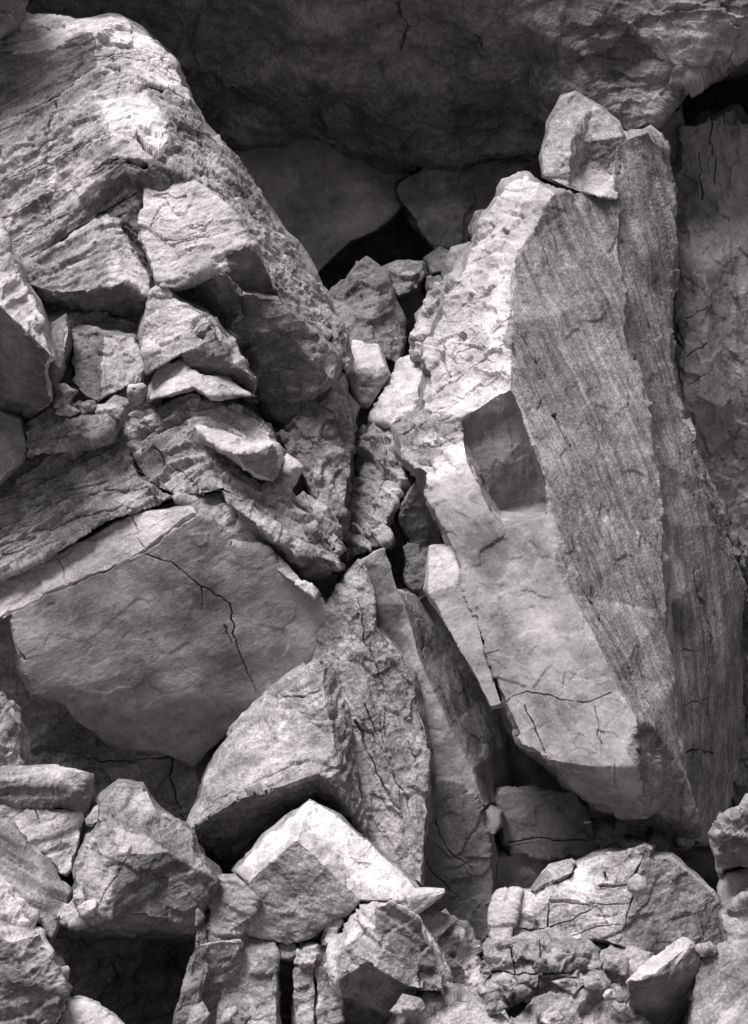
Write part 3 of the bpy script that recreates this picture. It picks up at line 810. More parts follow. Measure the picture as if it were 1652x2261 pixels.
# ------------------------------------------------------------------ right mass
rock('rock_slab', 'great ridged slab, bright on its left and streaked on its right', 'slab',
     [(1115,412),(1160,392),(1200,420),(1225,432),(1140,560),(1125,645),(1130,720),(1128,862),(1095,872),(1022,925),(1025,968),(1032,1020),
      (945,1086),(935,1045),(890,1012),(882,945),(930,900),(945,830),(942,790),(962,720),(992,650),(1037,570),(1062,520),(1100,440),
      (1150,910),(1168,965),(1200,1050),(1215,1112),(1210,1142),(1112,1170),(1085,1132),(1068,1065),(1042,1000),
      (1228,1200),(1262,1310),(1312,1400),(1355,1500),(1405,1590),(1395,1625),(1400,1690),(1412,1748),(1240,1722),(1205,1680),(1150,1640),
      (1115,1555),(1080,1440),(1020,1262),(1165,1178),(1165,1235),(1290,424),(1368,442),(1374,650),(1380,740),(1420,850),(1442,1000),
      (1462,1160),(1472,1350),(1490,1500),(1502,1700),(1535,1840),(1440,1612),(1490,1830),(1415,1800),(1300,1775),(1078,1130),(1078,1131),(1105,1128),(1170,1118),(1143,912),(1158,967),(1188,1052),(1200,1112),(1032,972),(1300,1692)],
     [('12 11 64 29 47 48 34 35 36 37 38 39 73 42 43 44 45 46', (-.2,-.9,.36), 's', 2),
      ('0 1 2 3 4 5 6 7 8 9 16 17 18 19 20 21 22 23', (-.5,-.62,.6), 'b'), ('16 9 10 13 14 15', (-.5,-.75,.42), 'w'),
      ('13 10 11 12', (-.5,-.6,.62), 'b'), ('9 8 7 68 69 70 67 66 31 72', (.05,-.85,-.52), 's'), ('31 66 67 70 71 28 29 30', (.0,-.8,.55), 's', .3), ('7 24 25 26 27 28 71 70 69 68', (-.9,-.4,0), 's', .1), ('9 72 31 30 29 64 11 10', (.7,-.7,.15), 's', .2),
      ('29 28 33 34 48 47', (.05,-.8,-.6), 's'),
      ('3 49 50 51 52 53 54 55 56 57 58 60 37 36 35 34 33 28 27 26 25 24 7 6 5 4', (.55,-.8,.22), 'c'),
      ('60 58 59 61 62 40 39 38 37', (.1,-.6,-.8), 'g'), ('39 40 62 63 41 42 73', (0,-.6,-.8), 's', .3)],
     Y=1.6, back=1.8, sn=(.8,.5,.25), ledge=0.018, ledge_f=5, chip=0.032, chip_size=.4, wave=.04, flat=1.8,
     depths=[2.2,2.3,2.05,1.9,1.4,1.2,.95,.6,.675,.71,.6,.34, .36,.58,.79,.98,1.15,1.39,1.55,1.8,1.99,2.1,2.15,2.2,
             .51,.41,.25,.14,.1,.1,.5,.9,.8, .0,-.22,-.37,-.53,-.68,-.7,-.79,-.6,-.42,-.6,-.5,
             -.37,-.2,.07,.03,-.04,2.2,2.4,1.9,1.8,1.7,1.35, 1.1,.75,.4,.0,.25,-.5,.25,-.1,.05,.17,.17,1.12,1.12,.75,.85,1.02,1.1,.92,-.7],
     cracks=[([(1115,520),(1112,532)], 11, .16), ([(1142,474),(1150,480)], 8, .07), ([(1000,795),(1050,752),(1125,705)], 2.5, .05),
             ([(965,862),(1045,806),(1122,770)], 2.5, .05), ([(955,905),(1040,862),(1115,815)], 2.5, .05), ([(1010,690),(1065,645),(1118,615)], 2.5, .05),
             ([(1000,640),(1040,600),(1085,540)], 3, .07), ([(985,760),(975,800),(990,830)], 5, .1), ([(900,960),(950,930),(1000,915)], 2.5, .05),
             ([(905,1000),(960,985),(1015,960)], 2.5, .06), ([(1161,1563),(1191,1623),(1207,1680)], 3, .08), ([(1108,1555),(1130,1540),(1180,1530),(1290,1555),(1350,1530)], 2, .04),
             ([(1320,1560),(1330,1640)], 1.5, .04), ([(1355,1690),(1362,1735)], 1.5, .04), ([(1010,800),(1000,790),(1030,740)], 3, .06),
             ([(1128,690),(1150,740),(1185,800),(1200,830)], 3.5, .07), ([(1225,920),(1255,985),(1268,1000)], 4, .08),
             ([(1290,1300),(1370,1420),(1420,1530),(1450,1570)], 3, .07), ([(1075,1440),(1100,1432)], 2, .03)],
     stains_shading=[(1250,950,110,380,.9,-15), (1090,1220,40,60,.72), (1110,760,40,130,1.35), (1050,880,60,40,1.3), (1000,1010,60,50,1.35), (1140,420,50,40,1.3), (1250,440,40,25,1.5), (1100,1300,200,80,1.05)])  # pale patches on the left face and ridge are painted highlights
rock('rock_slab', 'narrow strip of slab split off along the crack of the great slab', 'slab',
     [(951,1213),(1001,1213),(1016,1262),(1044,1340),(1075,1440),(1113,1555),(1082,1562),(1040,1480),(980,1365),(946,1310),(1001,1290)],
     [('0 1 2 10 9', (-.2,-.6,.76), 'b'), ('9 10 2 3 4 5 6 7 8', (-.2,-.94,.25), 's')], Y=-.02, back=1.6, chip=.01, ledge=.005)
rock('boulder', 'dark-faced block tucked left of the great slab below its white end', 'boulder',
     [(884,1112),(900,1085),(936,1048),(960,1080),(975,1200),(955,1250),(930,1240),(905,1190),(880,1150)],
     [('0 1 2 3 4 5 6 7 8', (-.2,-.85,-.45), 'g')], Y=1.7, back=1.0, chip=.02)
rock('boulder', 'small dark block above the split strip of the right slab', 'boulder',
     [(900,1200),(930,1225),(952,1215),(960,1260),(950,1320),(925,1330),(905,1290)],
     [('0 1 2 3 4 5 6', (0,-.93,.2), 'g')], Y=1.6, back=.8, chip=.03)
rock('boulder', 'carved-looking pale rock pillar standing under the capstone tip', 'boulder',
     [(1196,346),(1211,296),(1213,275),(1240,217),(1270,204),(1310,230),(1362,272),(1376,302),(1371,380),(1363,442),(1330,436),(1250,412),(1200,388),
      (1262,296),(1290,312),(1258,345),(1256,402),(1300,345),(1300,425),(1285,370)],
     [('1 2 3 4 5 6 7 14 13', (-.05,-.85,.5), 'w'), ('0 1 13 15 16 11 12', (-.3,-.92,.15), 'w'), ('13 14 17 19 16 15', (.3,-.93,-.1), 'w'),
      ('14 7 8 17', (0,-.85,-.5), 'w'), ('17 8 9 10 18 19', (-.15,-.9,.4), 'b'), ('16 19 18 10 11', (-.3,-.8,.5), 'b')],
     Y=2.6, back=1.0, chip=.008, ledge=.004, wave=.02,
     depths=[2.5,2.5,2.7,2.9,3.0,3.0,2.95,2.8,2.75,2.3,2.15,2.05,2.35,2.25,2.6,2.1,2.0,2.62,2.35,2.8])
rock('rock_slab', 'shaded streaked wall immediately right of the great slab', 'slab',
     [(1360,320),(1395,300),(1430,292),(1462,330),(1475,400),(1485,520),(1478,640),(1482,800),(1500,930),(1560,1062),(1600,1160),(1635,1300),(1645,1500),(1620,1700),(1600,1860),(1500,1860),(1488,1700),(1475,1500),(1465,1350),
      (1445,1160),(1425,1000),(1400,850),(1365,740),(1358,600),(1350,450),(1425,500),(1440,800),(1490,1100),(1545,1300),(1550,1500),(1560,1700)],
     [('0 1 2 3 4 5 6 25', (.6,-.8,-.1), 'c'), ('0 25 6 7 26 22 23 24', (.7,-.7,-.05), 'c'), ('22 26 7 8 9 27 20 21', (.6,-.8,-.05), 'c'), ('20 27 9 10 11 28 18 19', (.6,-.8,0), 'c'),
      ('18 28 11 12 29 17', (.85,-.5,-.1), 'c', .5), ('17 29 12 13 30 16', (.85,-.5,-.2), 'c', .5), ('16 30 13 14 15', (.8,-.5,-.3), 'c', .5)],
     Y=2.3, back=2.0, sn=(.8,.5,.22), ledge=.02, ledge_f=2.5, chip=.03, flat=3, flare=2, beds=(.03,.25), wave=.05,
     depths=[2.5,2.6,2.7,2.9,2.9,2.85,2.8,2.6,2.4,2.35,2.45,2.9,3.3,3.6,3.8,2.2,1.6,1.35,1.25,1.35,1.5,1.75,1.95,2.15,2.4,2.65,2.25,1.85,2.05,2.35,2.65],
     cracks=[([(1478,1300),(1490,1420),(1496,1560),(1505,1680)], 4, .1), ([(1545,1250),(1560,1400),(1565,1560),(1570,1660)], 4, .1), ([(1500,930),(1540,1040),(1590,1150),(1610,1230)], 5, .12), ([(1490,1440),(1545,1430)], 3, .07), ([(1500,1560),(1560,1545)], 3, .07), ([(1505,1665),(1575,1655)], 4, .1)],
     stains_shading=[(1450,800,60,500,.85,-5), (1500,1270,26,70,1.9,-10), (1515,1490,26,60,1.5), (1585,1430,18,70,1.6,-5), (1510,1365,26,45,.6), (1530,1620,30,40,1.3)])
rock('boulder', 'dark chunk in the black gap under the right end of the capstone', 'boulder',
     [(1440,300),(1460,262),(1500,240),(1512,300),(1500,372),(1478,375),(1455,340)],
     [('0 1 2 3 4 5 6', (-.2,-.9,-.2), 'd')], Y=4.7, back=1.0)
rock('boulder', 'tall grey wall pillar at the right edge below the black gap', 'boulder',
     [(1506,282),(1566,265),(1652,270),(1950,290),(1950,1300),(1700,1290),(1600,1160),(1540,1062),(1480,932),(1468,862),(1468,762),(1465,627),(1470,490),(1472,395),(1498,370),(1502,320),
      (1520,430),(1560,400),(1610,420),(1512,520),(1562,600),(1605,560),(1512,760),(1512,880),(1564,890),(1610,900),(1535,960),(1600,1000)],
     [('0 1 17 16 14 15', (-.3,-.93,.2), 's'), ('1 2 18 17', (.1,-.97,.2), 's'), ('2 3 4 5 27 25 21 18', (.1,-.98,-.12), 's'),
      ('14 16 19 22 23 8 9 10 11 12 13', (-.55,-.82,.1), 's'), ('16 17 18 21 20 19', (0,-.95,.3), 's'), ('19 20 24 23 22', (-.08,-.98,.14), 's'),
      ('20 21 25 24', (.8,-.6,-.1), 's'), ('8 23 24 25 27 26 7', (-.1,-.95,-.28), 's'), ('7 26 27 5 6', (-.05,-.97,-.2), 's')],
     Y=4.5, back=2.0, sn=(.9,.3,.1), ledge=.05, ledge_f=1.6, chip=.09, flat=2.5, wave=.06, beds=(.05,.35),
     cracks=[([(1566,262),(1572,320),(1580,400)], 4, .1), ([(1540,330),(1545,400),(1550,440)], 3, .08), ([(1485,620),(1490,800),(1500,870)], 3.5, .08), ([(1512,700),(1560,680)], 3, .05), ([(1512,790),(1562,765)], 3, .05), ([(1515,850),(1562,830)], 3, .05)],
     stains_shading=[(1530,860,40,40,1.2), (1530,560,40,40,1.2), (1590,700,30,160,.75)])
rock('boulder', 'shadowed wall block at the lower right edge behind the streaked wall', 'boulder',
     [(1560,1220),(1620,1180),(1700,1230),(1950,1240),(1950,1900),(1700,1900),(1590,1860),(1570,1690),(1560,1400)],
     [('0 1 2 3 4 5 6 7 8', (.1,-.96,-.25), 'g')], Y=3.6, back=2.0, sn=(.85,.4,.25), chip=.06, flat=3, wave=.09, dome=.2, beds=(.06,.3))
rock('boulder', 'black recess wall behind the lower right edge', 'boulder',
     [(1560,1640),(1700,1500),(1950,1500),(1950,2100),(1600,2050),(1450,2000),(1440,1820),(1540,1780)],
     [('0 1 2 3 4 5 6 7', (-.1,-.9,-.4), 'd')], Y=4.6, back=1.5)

# ------------------------------------------------------------------ lower middle
rock('boulder', 'tall grey fin of streaked rock rising behind the central block', 'boulder',
     [(790,1240),(806,1240),(826,1300),(832,1385),(880,1442),(912,1492),(935,1570),(952,1650),(942,1725),(950,1800),(935,1870),(932,1955),(850,1910),(760,1830),
      (700,1640),(665,1510),(698,1440),(715,1350),(750,1290),(798,1450),(830,1650),(882,1850)],
     [('18 0 19 20 21 11 12 13 14 15 16 17', (-.08,-.96,.26), 'w'), ('0 1 2 3 4 5 6 7 8 9 10 11 21 20 19', (.38,-.9,.2), 'w')],
     Y=.15, back=1.8, sn=(.78,.5,.28), ledge=.006, chip=.022, chip_size=.45, flat=2.2, beds=(.013,.2), lump=.012,
     cracks=[([(840,1600),(850,1640)], 2.5, .05), ([(900,1640),(915,1680)], 2.5, .05), ([(790,1330),(812,1420),(850,1520)], 2.5, .05), ([(780,1600),(830,1700),(890,1800)], 3.5, .08), ([(800,1560),(860,1680),(915,1790)], 3, .07)],
     stains_shading=[(745,1380,20,60,.8,-25), (850,1560,30,80,1.2,-20)])
rock('boulder', 'peaked central block with a dark underside in front of the grey fin', 'boulder',
     [(705,1455),(742,1478),(768,1550),(780,1640),(790,1740),(800,1830),(745,1745),(738,1645),(720,1545),(700,1708),(640,1732),(520,1768),(424,1830),(470,1687),(520,1612),(600,1517),(640,1492),
      (700,1800),(640,1825),(525,1935),(440,1915),(426,1860)],
     [('0 8 7 6 9 10 11 12 13 14 15 16', (-.4,-.75,.52), 'w'), ('0 1 2 3 4 5 6 7 8', (.5,-.8,.3), 'w'), ('12 11 10 9 6 5 17 18 19 20 21', (-.05,-.4,-.91), 'g')],
     Y=-.35, back=1.4, depths=[.15,.3,.15,-.05,-.25,-.4,-.75,-.55,-.25,-.85,-.85,-.7,-.45,.1,.25,.4,.35,.3,.4,.6,.5,.0], sn=(-.35,-.3,.88), ledge=.006, chip=.024, chip_size=.45, flat=2, beds=(.014,.16), lump=.012,
     cracks=[([(608,1555),(640,1540),(700,1532)], 4, .09), ([(608,1530),(612,1555)], 3, .07), ([(440,1800),(520,1735),(620,1690),(700,1680),(735,1695)], 3.5, .06), ([(450,1812),(530,1752),(640,1712),(700,1694)], 2.5, .05)],
     stains_shading=[(590,1640,90,60,1.3), (690,1480,40,25,1.5), (650,1600,60,40,1.15)])
rock('rock_slab', 'long smooth slab leaning between the central wedge and the dark crevice', 'slab',
     [(800,1240),(826,1218),(850,1208),(866,1255),(880,1305),(896,1335),(934,1480),(990,1610),(1040,1700),(1066,1775),(1040,1795),(985,1770),(900,1740),(868,1600),(830,1450),(800,1330),(950,1318),(1002,1420),(1062,1540),(1122,1640),(1128,1760)],
     [('0 1 2 3 4 5 6 7 8 9 10 11 12 13 14 15', (.05,-.95,.2), 's', 2), ('4 5 6 7 8 9 20 19 18 17 16', (.75,-.65,-.1), 's')], Y=1.2, pins={0: .75, 6: .7, 7: .7, 9: .75, 12: .75, 16: 2.3, 17: 2.2, 18: 2.1, 19: 2.0, 20: 2.0}, back=1.2, dome=0, sn=(.8,.5,.25), ledge=.012, chip=.015,
     cracks=[([(880,1290),(925,1370),(938,1450)], 2.5, .06), ([(900,1225),(915,1270)], 2, .05)],
     stains_shading=[(855,1350,35,55,.62), (870,1420,35,25,.6), (882,1290,20,20,1.3), (1000,1600,60,160,1.15,-25)])
rock('rock_slab', 'shadowed slab at the back of the dark crevice', 'slab',
     [(900,1300),(960,1290),(1010,1350),(1090,1500),(1130,1580),(1250,1720),(1330,1800),(1200,1800),(1080,1760),(1000,1600)],
     [('0 1 2 3 4 5 6 7 8 9', (.25,-.95,-.1), 's')], Y=2.0, back=1.0, dome=0, sn=(.8,.5,.25), stains_shading=[(1100,1550,500,500,.75)])
rock('rock_slab', 'grey slab leaning in shade beneath the long smooth slab', 'slab',
     [(940,1725),(1022,1735),(1066,1802),(1080,1880),(1092,1950),(1088,2030),(1050,2100),(940,2000),(880,1900),(870,1780)],
     [('0 1 2 3 4 5 6 7 8 9', (.2,-.95,-.1), 's')], Y=.7, back=1.0, dome=0, sn=(.7,.5,.4), cracks=[([(950,1800),(970,1840),(1000,1880),(1050,1930)], 2.2, .06), ([(940,1900),(975,1950),(1020,1990)], 2, .05)],
     stains_shading=[(1000,1900,300,300,.8)])
rock('boulder', 'squared dark block standing at the foot of the great slab', 'boulder',
     [(1106,1752),(1190,1756),(1277,1753),(1297,1791),(1312,1841),(1306,1878),(1131,1883),(1113,1858),(1108,1791)],
     [('0 1 2 3 4 5 6 7 8', (-.05,-.97,.1), 's')], Y=1.0, back=1.0, dome=.1, chip=.04, ledge=.01, stains_shading=[(1200,1820,300,300,.7)],
     cracks=[([(1115,1858),(1180,1850),(1300,1855)], 2.5, .05)])
vein = rock('quartz_vein', '', '', [(1186,1811),(1200,1814),(1230,1818),(1260,1816),(1298,1813),(1298,1817),(1262,1821),(1230,1823),(1200,1818),(1186,1815)],
     [('0 1 2 3 4 5 6 7 8 9', (-.05,-.97,.1), 'b')], Y=.985, back=.05, chip=.002, ledge=0, rough=.002, wave=0, dome=0, parent=bpy.data.objects[scene.collection.objects[-1].name], stains_shading=[(1240,1815,300,300,1.4)])
rock('rock_slab', 'low dark slab under the squared dark block', 'slab',
     [(1100,1890),(1180,1880),(1310,1885),(1330,1960),(1300,2050),(1100,2060),(1092,1960)],
     [('0 1 2 3 4 5 6', (0,-.96,-.1), 's')], Y=1.1, back=1.0, dome=.1, chip=.05, stains_shading=[(1200,1950,400,400,.7)])
rock('stone', 'small squared stone left of the squared dark block', 'stone',
     [(1064,1795),(1085,1790),(1103,1794),(1106,1822),(1092,1842),(1074,1840),(1066,1815)],
     [('0 1 2 3 4 5 6', (-.1,-.95,.3), 's')], Y=.75, back=.4, chip=.008)

# ------------------------------------------------------------------ foreground
rock('boulder', 'brightest foreground boulder with white sloping top and grey front', 'boulder',
     [(525,1926),(590,1851),(685,1774),(750,1802),(820,1866),(891,1926),(931,1966),(900,1990),(840,1992),(795,1988),(655,1853),(545,1948),
      (770,2018),(715,2038),(690,2062),(635,2083),(545,2053),(550,1978)],
     [('11 10 9 12 13 14 15 16 17', (-.05,-.97,-.15), 'w'), ('10 2 3 4 5 6 7 8 9', (.32,-.42,.85), 'b'), ('0 1 2 10 11', (-.5,-.55,.66), 'b')],
     Y=-1.6, back=1.5, chip=.014, ledge=.006, sn=(.3,-.42,.85), wander=6, flare=3, cracks=[([(770,1890),(790,1905),(830,1908)], 2.5, .05)], stains_shading=[(800,1885,150,48,1.45,40), (595,1868,75,22,1.4,-42), (690,1805,45,35,1.4), (660,1980,110,80,.8)])  # paler top and rim, darker front: light and shade painted in
rock('stone', 'pointed pale flake jutting right from the bright boulder', 'stone',
     [(866,1990),(905,1972),(935,1968),(975,1962),(979,1972),(945,1994),(915,2018),(890,2014),(925,1985)],
     [('0 1 2 3 4 8', (0,-.6,.8), 'b'), ('0 8 4 5 6 7', (0,-.9,.1), 'w')], Y=-1.7, back=.5, chip=.012, ledge=.008)
rock('boulder', 'peaked dark-fronted boulder over a black hollow, lower left', 'boulder',
     [(220,1771),(265,1731),(320,1729),(345,1776),(425,1841),(428,1863),(440,1896),(480,1946),(470,1976),(440,2016),(430,2041),(325,2023),
      (225,2023),(205,2036),(130,2040),(135,2011),(170,1981),(165,1916),(220,1820),(260,1822),(282,1885),(318,1830),(372,1880),
      (428,2075),(330,2062),(130,2070)],
     [('20 22 7 8 9 10 11 12', (0,-.88,-.45), 'g'), ('17 18 19 20 12 13 14 15 16', (-.4,-.85,.3), 'w'), ('0 1 2 3 21 19 18', (-.05,-.8,.6), 'w'),
      ('19 21 22 20', (.05,-.6,.78), 'b'), ('3 4 5 6 7 22 21', (.4,-.7,.58), 'w'), ('14 13 12 11 10 23 24 25', (0,-.35,-.94), 'g')],
     Y=-1.6, back=1.6, pins={12: -2.0}, chip=.03, ledge=.015, cracks=[([(290,1865),(255,1930),(218,2010)], 4, .1)], stains_shading=[(380,1930,100,70,.8)])
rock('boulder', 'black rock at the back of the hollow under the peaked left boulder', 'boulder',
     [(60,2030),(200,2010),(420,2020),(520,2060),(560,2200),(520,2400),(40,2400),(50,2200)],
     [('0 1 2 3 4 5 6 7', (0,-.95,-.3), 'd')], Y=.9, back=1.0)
rock('boulder', 'pale layered shoulder right of the peaked left boulder', 'boulder',
     [(462,1930),(482,1946),(520,1945),(556,1968),(558,2012),(541,2058),(526,2083),(455,2092),(450,2040),(472,1976),(545,2030)],
     [('0 1 2 3 4 10 7 8 9', (.1,-.85,.5), 'w'), ('4 5 6 7 10', (0,-.85,-.4), 'w')], Y=-1.7, back=1.0, ledge=.03, ledge_f=9, sn=(.1,-.3,.95))
rock('boulder', 'narrow light flank strip at the right side of the black hollow', 'boulder',
     [(436,2010),(462,2036),(468,2095),(460,2150),(440,2240),(430,2340),(360,2340),(380,2240),(415,2150),(430,2060)],
     [('0 1 2 3 4 5 6 7 8 9', (.1,-.93,.1), 'g')], Y=-1.95, back=.8, chip=.014, chip_size=.3)
rock('boulder', 'dark broken block below the pale layered shoulder', 'boulder',
     [(440,2085),(530,2075),(545,2110),(530,2150),(520,2230),(515,2340),(390,2340),(405,2230),(430,2150)],
     [('0 1 2 3 4 5 6 7 8', (.1,-.9,-.3), 'w')], Y=-1.75, back=1.0, chip=.014, chip_size=.3, dome=.2)
rock('rock_slab', 'rough-topped bed block on the stack at the left edge', 'slab',
     [(-260,1700),(0,1703),(60,1706),(110,1701),(190,1716),(201,1766),(195,1792),(85,1777),(0,1767),(-260,1780),(100,1735),(185,1745),(0,1735)],
     [('0 1 2 3 4 11 10 12', (0,-.6,.8), 'w'), ('12 10 11 4 5 6 7 8 9 0', (.05,-.95,-.1), 'g')], Y=-1.2, back=1.4, ledge=.012, ledge_f=8, sn=(0,-.2,1), chip=.014, chip_size=.3)
rock('boulder', 'flat pale front of the left-edge stack under the rough bed', 'boulder',
     [(-260,1770),(0,1766),(85,1776),(186,1790),(188,1816),(170,1876),(156,1921),(145,1932),(75,1880),(0,1810),(-260,1800)],
     [('0 1 2 3 4 5 6 7 8 9 10', (.1,-.93,.3), 'b')], Y=-1.25, back=1.2, chip=.02, ledge=.012, cracks=[([(85,1780),(84,1810)], 2, .05)])
rock('boulder', 'streaked rock sloping down right at the lower left edge', 'boulder',
     [(-260,1790),(0,1803),(30,1826),(100,1906),(152,1968),(130,2013),(75,2023),(0,1965),(-260,1900)],
     [('0 1 2 3 4 5 6 7 8', (.25,-.8,.5), 'c')], Y=-1.7, back=1.2, sn=(.5,-.2,.84), ledge=.03, ledge_f=8)
rock('boulder', 'large pitted boulder in the bottom left corner', 'boulder',
     [(-260,1920),(0,1951),(55,2006),(95,2056),(116,2116),(146,2191),(136,2238),(110,2290),(60,2360),(-260,2360),(20,2080),(70,2170)],
     [('0 1 2 3 10', (.2,-.6,.75), 'b'), ('3 4 5 11 10', (.5,-.75,.4), 'w'), ('0 10 11 5 6 7 8 9', (0,-.95,-.05), 'g')], Y=-2.4, back=1.6, chip=.035, rough=.016,
     pins=None)
rock('stone', 'small dark stone wedged under the streaked rock at lower left', 'stone',
     [(76,2022),(100,2010),(128,2024),(128,2052),(112,2074),(92,2060)], [('0 1 2 3 4 5', (.1,-.9,.3), 'g')], Y=-2.0, back=.4, chip=.015)
rock('boulder', 'pale rounded rock peeping in at the bottom edge, lower left', 'boulder',
     [(100,2340),(128,2262),(150,2208),(190,2212),(240,2238),(280,2275),(300,2340)], [('0 1 2 3 4 5 6', (.1,-.7,.7), 'b')], Y=-2.3, back=.9, chip=.02)
rock('stone', 'small round stone bridging the left stack and the peaked boulder', 'stone',
     [(190,1806),(205,1786),(224,1776),(228,1808),(205,1822),(192,1820)], [('0 1 2 3 4 5', (0,-.85,.5), 'w')], Y=-1.35, back=.4, chip=.012)
rock('boulder', 'light-edged rock at the left edge above the stack', 'boulder',
     [(-260,1500),(0,1538),(24,1570),(40,1605),(46,1625),(51,1700),(0,1730),(-260,1730)], [('0 1 2 3 4 5 6 7', (.3,-.85,.4), 'w')], Y=-.9, back=1.2)
rock('boulder', 'mottled column left of the black slot at the bottom', 'boulder',
     [(530,2054),(570,2060),(602,2076),(609,2106),(611,2166),(608,2340),(460,2340),(488,2200),(505,2146),(522,2092),(585,2110)],
     [('0 1 2 3 10 9', (0,-.65,.75), 'w'), ('9 10 3 4 5 6 7 8', (-.1,-.95,.2), 'w')], Y=-1.7, back=1.0, chip=.014, chip_size=.3)
rock('stone', 'flat capping stone on top of the black slot', 'stone',
     [(600,2088),(650,2086),(657,2104),(640,2116),(604,2112)], [('0 1 2 3 4', (0,-.8,.6), 'w')], Y=-1.6, back=.7, chip=.012, dome=.18)
rock('boulder', 'narrow pillar right of the black slot at the bottom', 'boulder',
     [(652,2140),(672,2120),(694,2128),(697,2200),(697,2340),(652,2340),(650,2220)], [('0 1 2 3 4 5 6', (-.1,-.95,.25), 'w')], Y=-1.75, back=.8, chip=.014, chip_size=.3, dome=.15)
rock('boulder', 'second pillar right of the black slot, taller with pale head', 'boulder',
     [(694,2110),(715,2085),(746,2080),(755,2140),(758,2340),(699,2340),(697,2200)], [('0 1 2 3 4 5 6', (.1,-.95,.25), 'w')], Y=-1.7, back=.8, chip=.014, chip_size=.3, dome=.2)
rock('stone', 'upright pale stone leaning below the bright boulder', 'stone',
     [(706,2072),(716,2040),(736,2024),(756,2030),(752,2072),(735,2092),(710,2092)], [('0 1 2 3 4 5 6', (-.1,-.8,.55), 'b')], Y=-1.75, back=.6, chip=.015)
rock('stone', 'knobbly stone sitting between the two bottom pillars', 'stone',
     [(655,2100),(672,2086),(695,2092),(700,2112),(690,2128),(662,2128)], [('0 1 2 3 4 5', (0,-.75,.65), 'w')], Y=-1.7, back=.5, chip=.025, chip_size=.15, dome=.18)
rock('boulder', 'banded peaked rock at bottom centre with dark slanting faces', 'boulder',
     [(742,2110),(756,2052),(772,2020),(800,1996),(832,1990),(866,1996),(928,2036),(978,2132),(948,2144),(878,2102),(840,2060),(800,2050),
      (750,2160),(820,2130),(900,2180),(985,2190),(1010,2240),(890,2260),(760,2240),(756,2340),(900,2340)],
     [('0 1 2 3 4 10 11', (-.35,-.75,.55), 'b'), ('4 5 6 7 8 9 10', (.15,-.9,-.1), 'g'), ('11 10 9 8 7 15 14 13', (.15,-.75,.6), 'w'),
      ('0 11 13 12', (-.2,-.95,.1), 'w'), ('12 13 14 15 16 17 20 19 18', (0,-.45,-.9), 'g')],
     Y=-1.9, back=1.2, sn=(.5,-.3,.8), ledge=.025, ledge_f=8)
rock('boulder', 'light-edged slanting block right of the banded rock', 'boulder',
     [(914,2018),(960,2022),(1002,2038),(1040,2080),(1062,2118),(1063,2200),(1006,2200),(978,2134),(940,2070),(1010,2100)],
     [('0 1 2 9 8', (.1,-.9,.0), 'g'), ('8 9 6 7', (.1,-.9,-.2), 'g'), ('2 3 4 5 6 9', (.45,-.75,.48), 'b')], Y=-1.5, back=.9, chip=.04, chip_size=.25)
rock('boulder', 'crack-crazed pale block with rough dark right face, lower right', 'boulder',
     [(1130,2055),(1142,2010),(1152,1970),(1180,1972),(1240,1950),(1272,1935),(1274,1911),(1326,1891),(1381,1881),(1421,1866),(1441,1876),(1436,1891),
      (1476,1891),(1511,1916),(1546,1941),(1596,1996),(1602,2083),(1526,2100),(1391,2096),(1336,2078),(1206,2075),(1128,2085),(1420,1890),(1397,1970),(1376,2062),(1290,1990)],
     [('0 1 2 3 4 5 6 7 8 25', (-.18,-.82,.56), 'w'), ('8 9 22 23 24 25', (-.05,-.9,.42), 'w'), ('0 25 24 18 19 20 21', (-.12,-.95,.3), 'w'), ('9 10 11 12 13 14 15 16 17 18 24 23 22', (.42,-.86,.22), 'g')],
     Y=-1.0, back=1.6, chip=.016, chip_size=.42, ledge=.004, sn=(-.1,-.3,.95), jitter=.7, flat=1.6, beds=(.006,.2),
     cracks=[([(1424,1884),(1405,1930),(1397,1970),(1385,2020),(1376,2062)], 8, .12), ([(1345,2086),(1370,2092)], 14, .3), ([(1212,1998),(1210,2050)], 5, .12), ([(1215,1990),(1262,1990),(1300,1998),(1325,2010),(1345,2040)], 5.5, .14), ([(1325,1955),(1390,1950),(1397,1935)], 6, .12),
             ([(1300,1998),(1390,1995)], 4, .1), ([(1130,2052),(1200,2050),(1260,2030),(1330,1998)], 4.5, .12), ([(1205,2072),(1260,2065),(1320,2045),(1370,2040)], 5, .12), ([(1332,1928),(1337,1940)], 6, .08)],
     stains_shading=[(1240,2010,130,80,1.35), (1330,1930,80,60,1.35)])  # pale patches paint in the sunlight on the left face
rock('boulder', 'pale end piece cracked off the left of the crazed block', 'boulder',
     [(1081,2068),(1088,2010),(1104,1977),(1130,1968),(1148,1968),(1136,2010),(1126,2056),(1122,2096),(1092,2100)],
     [('0 1 2 3 4 5 6 7 8', (-.2,-.85,.5), 'b')], Y=-1.12, back=1.0, dome=.25, chip=.015, flare=3)
rock('boulder', 'pitted pale cap piece on top of the crazed block', 'boulder',
     [(1168,1966),(1190,1935),(1216,1907),(1262,1896),(1272,1904),(1268,1926),(1238,1942),(1200,1962),(1178,1974)],
     [('0 1 2 3 4 5 6 7 8', (-.2,-.75,.62), 'w')], Y=-1.0, back=.8, dome=.15, chip=.015, flare=3)
rock('stone', 'small round stone stuck on the corner of the crazed block', 'stone',
     [(1396,1950),(1406,1942),(1416,1948),(1417,1960),(1406,1966),(1396,1960)], [('0 1 2 3 4 5', (0,-.9,.35), 'w')], Y=-1.6, back=.15, chip=.004, ledge=0, rough=.004)
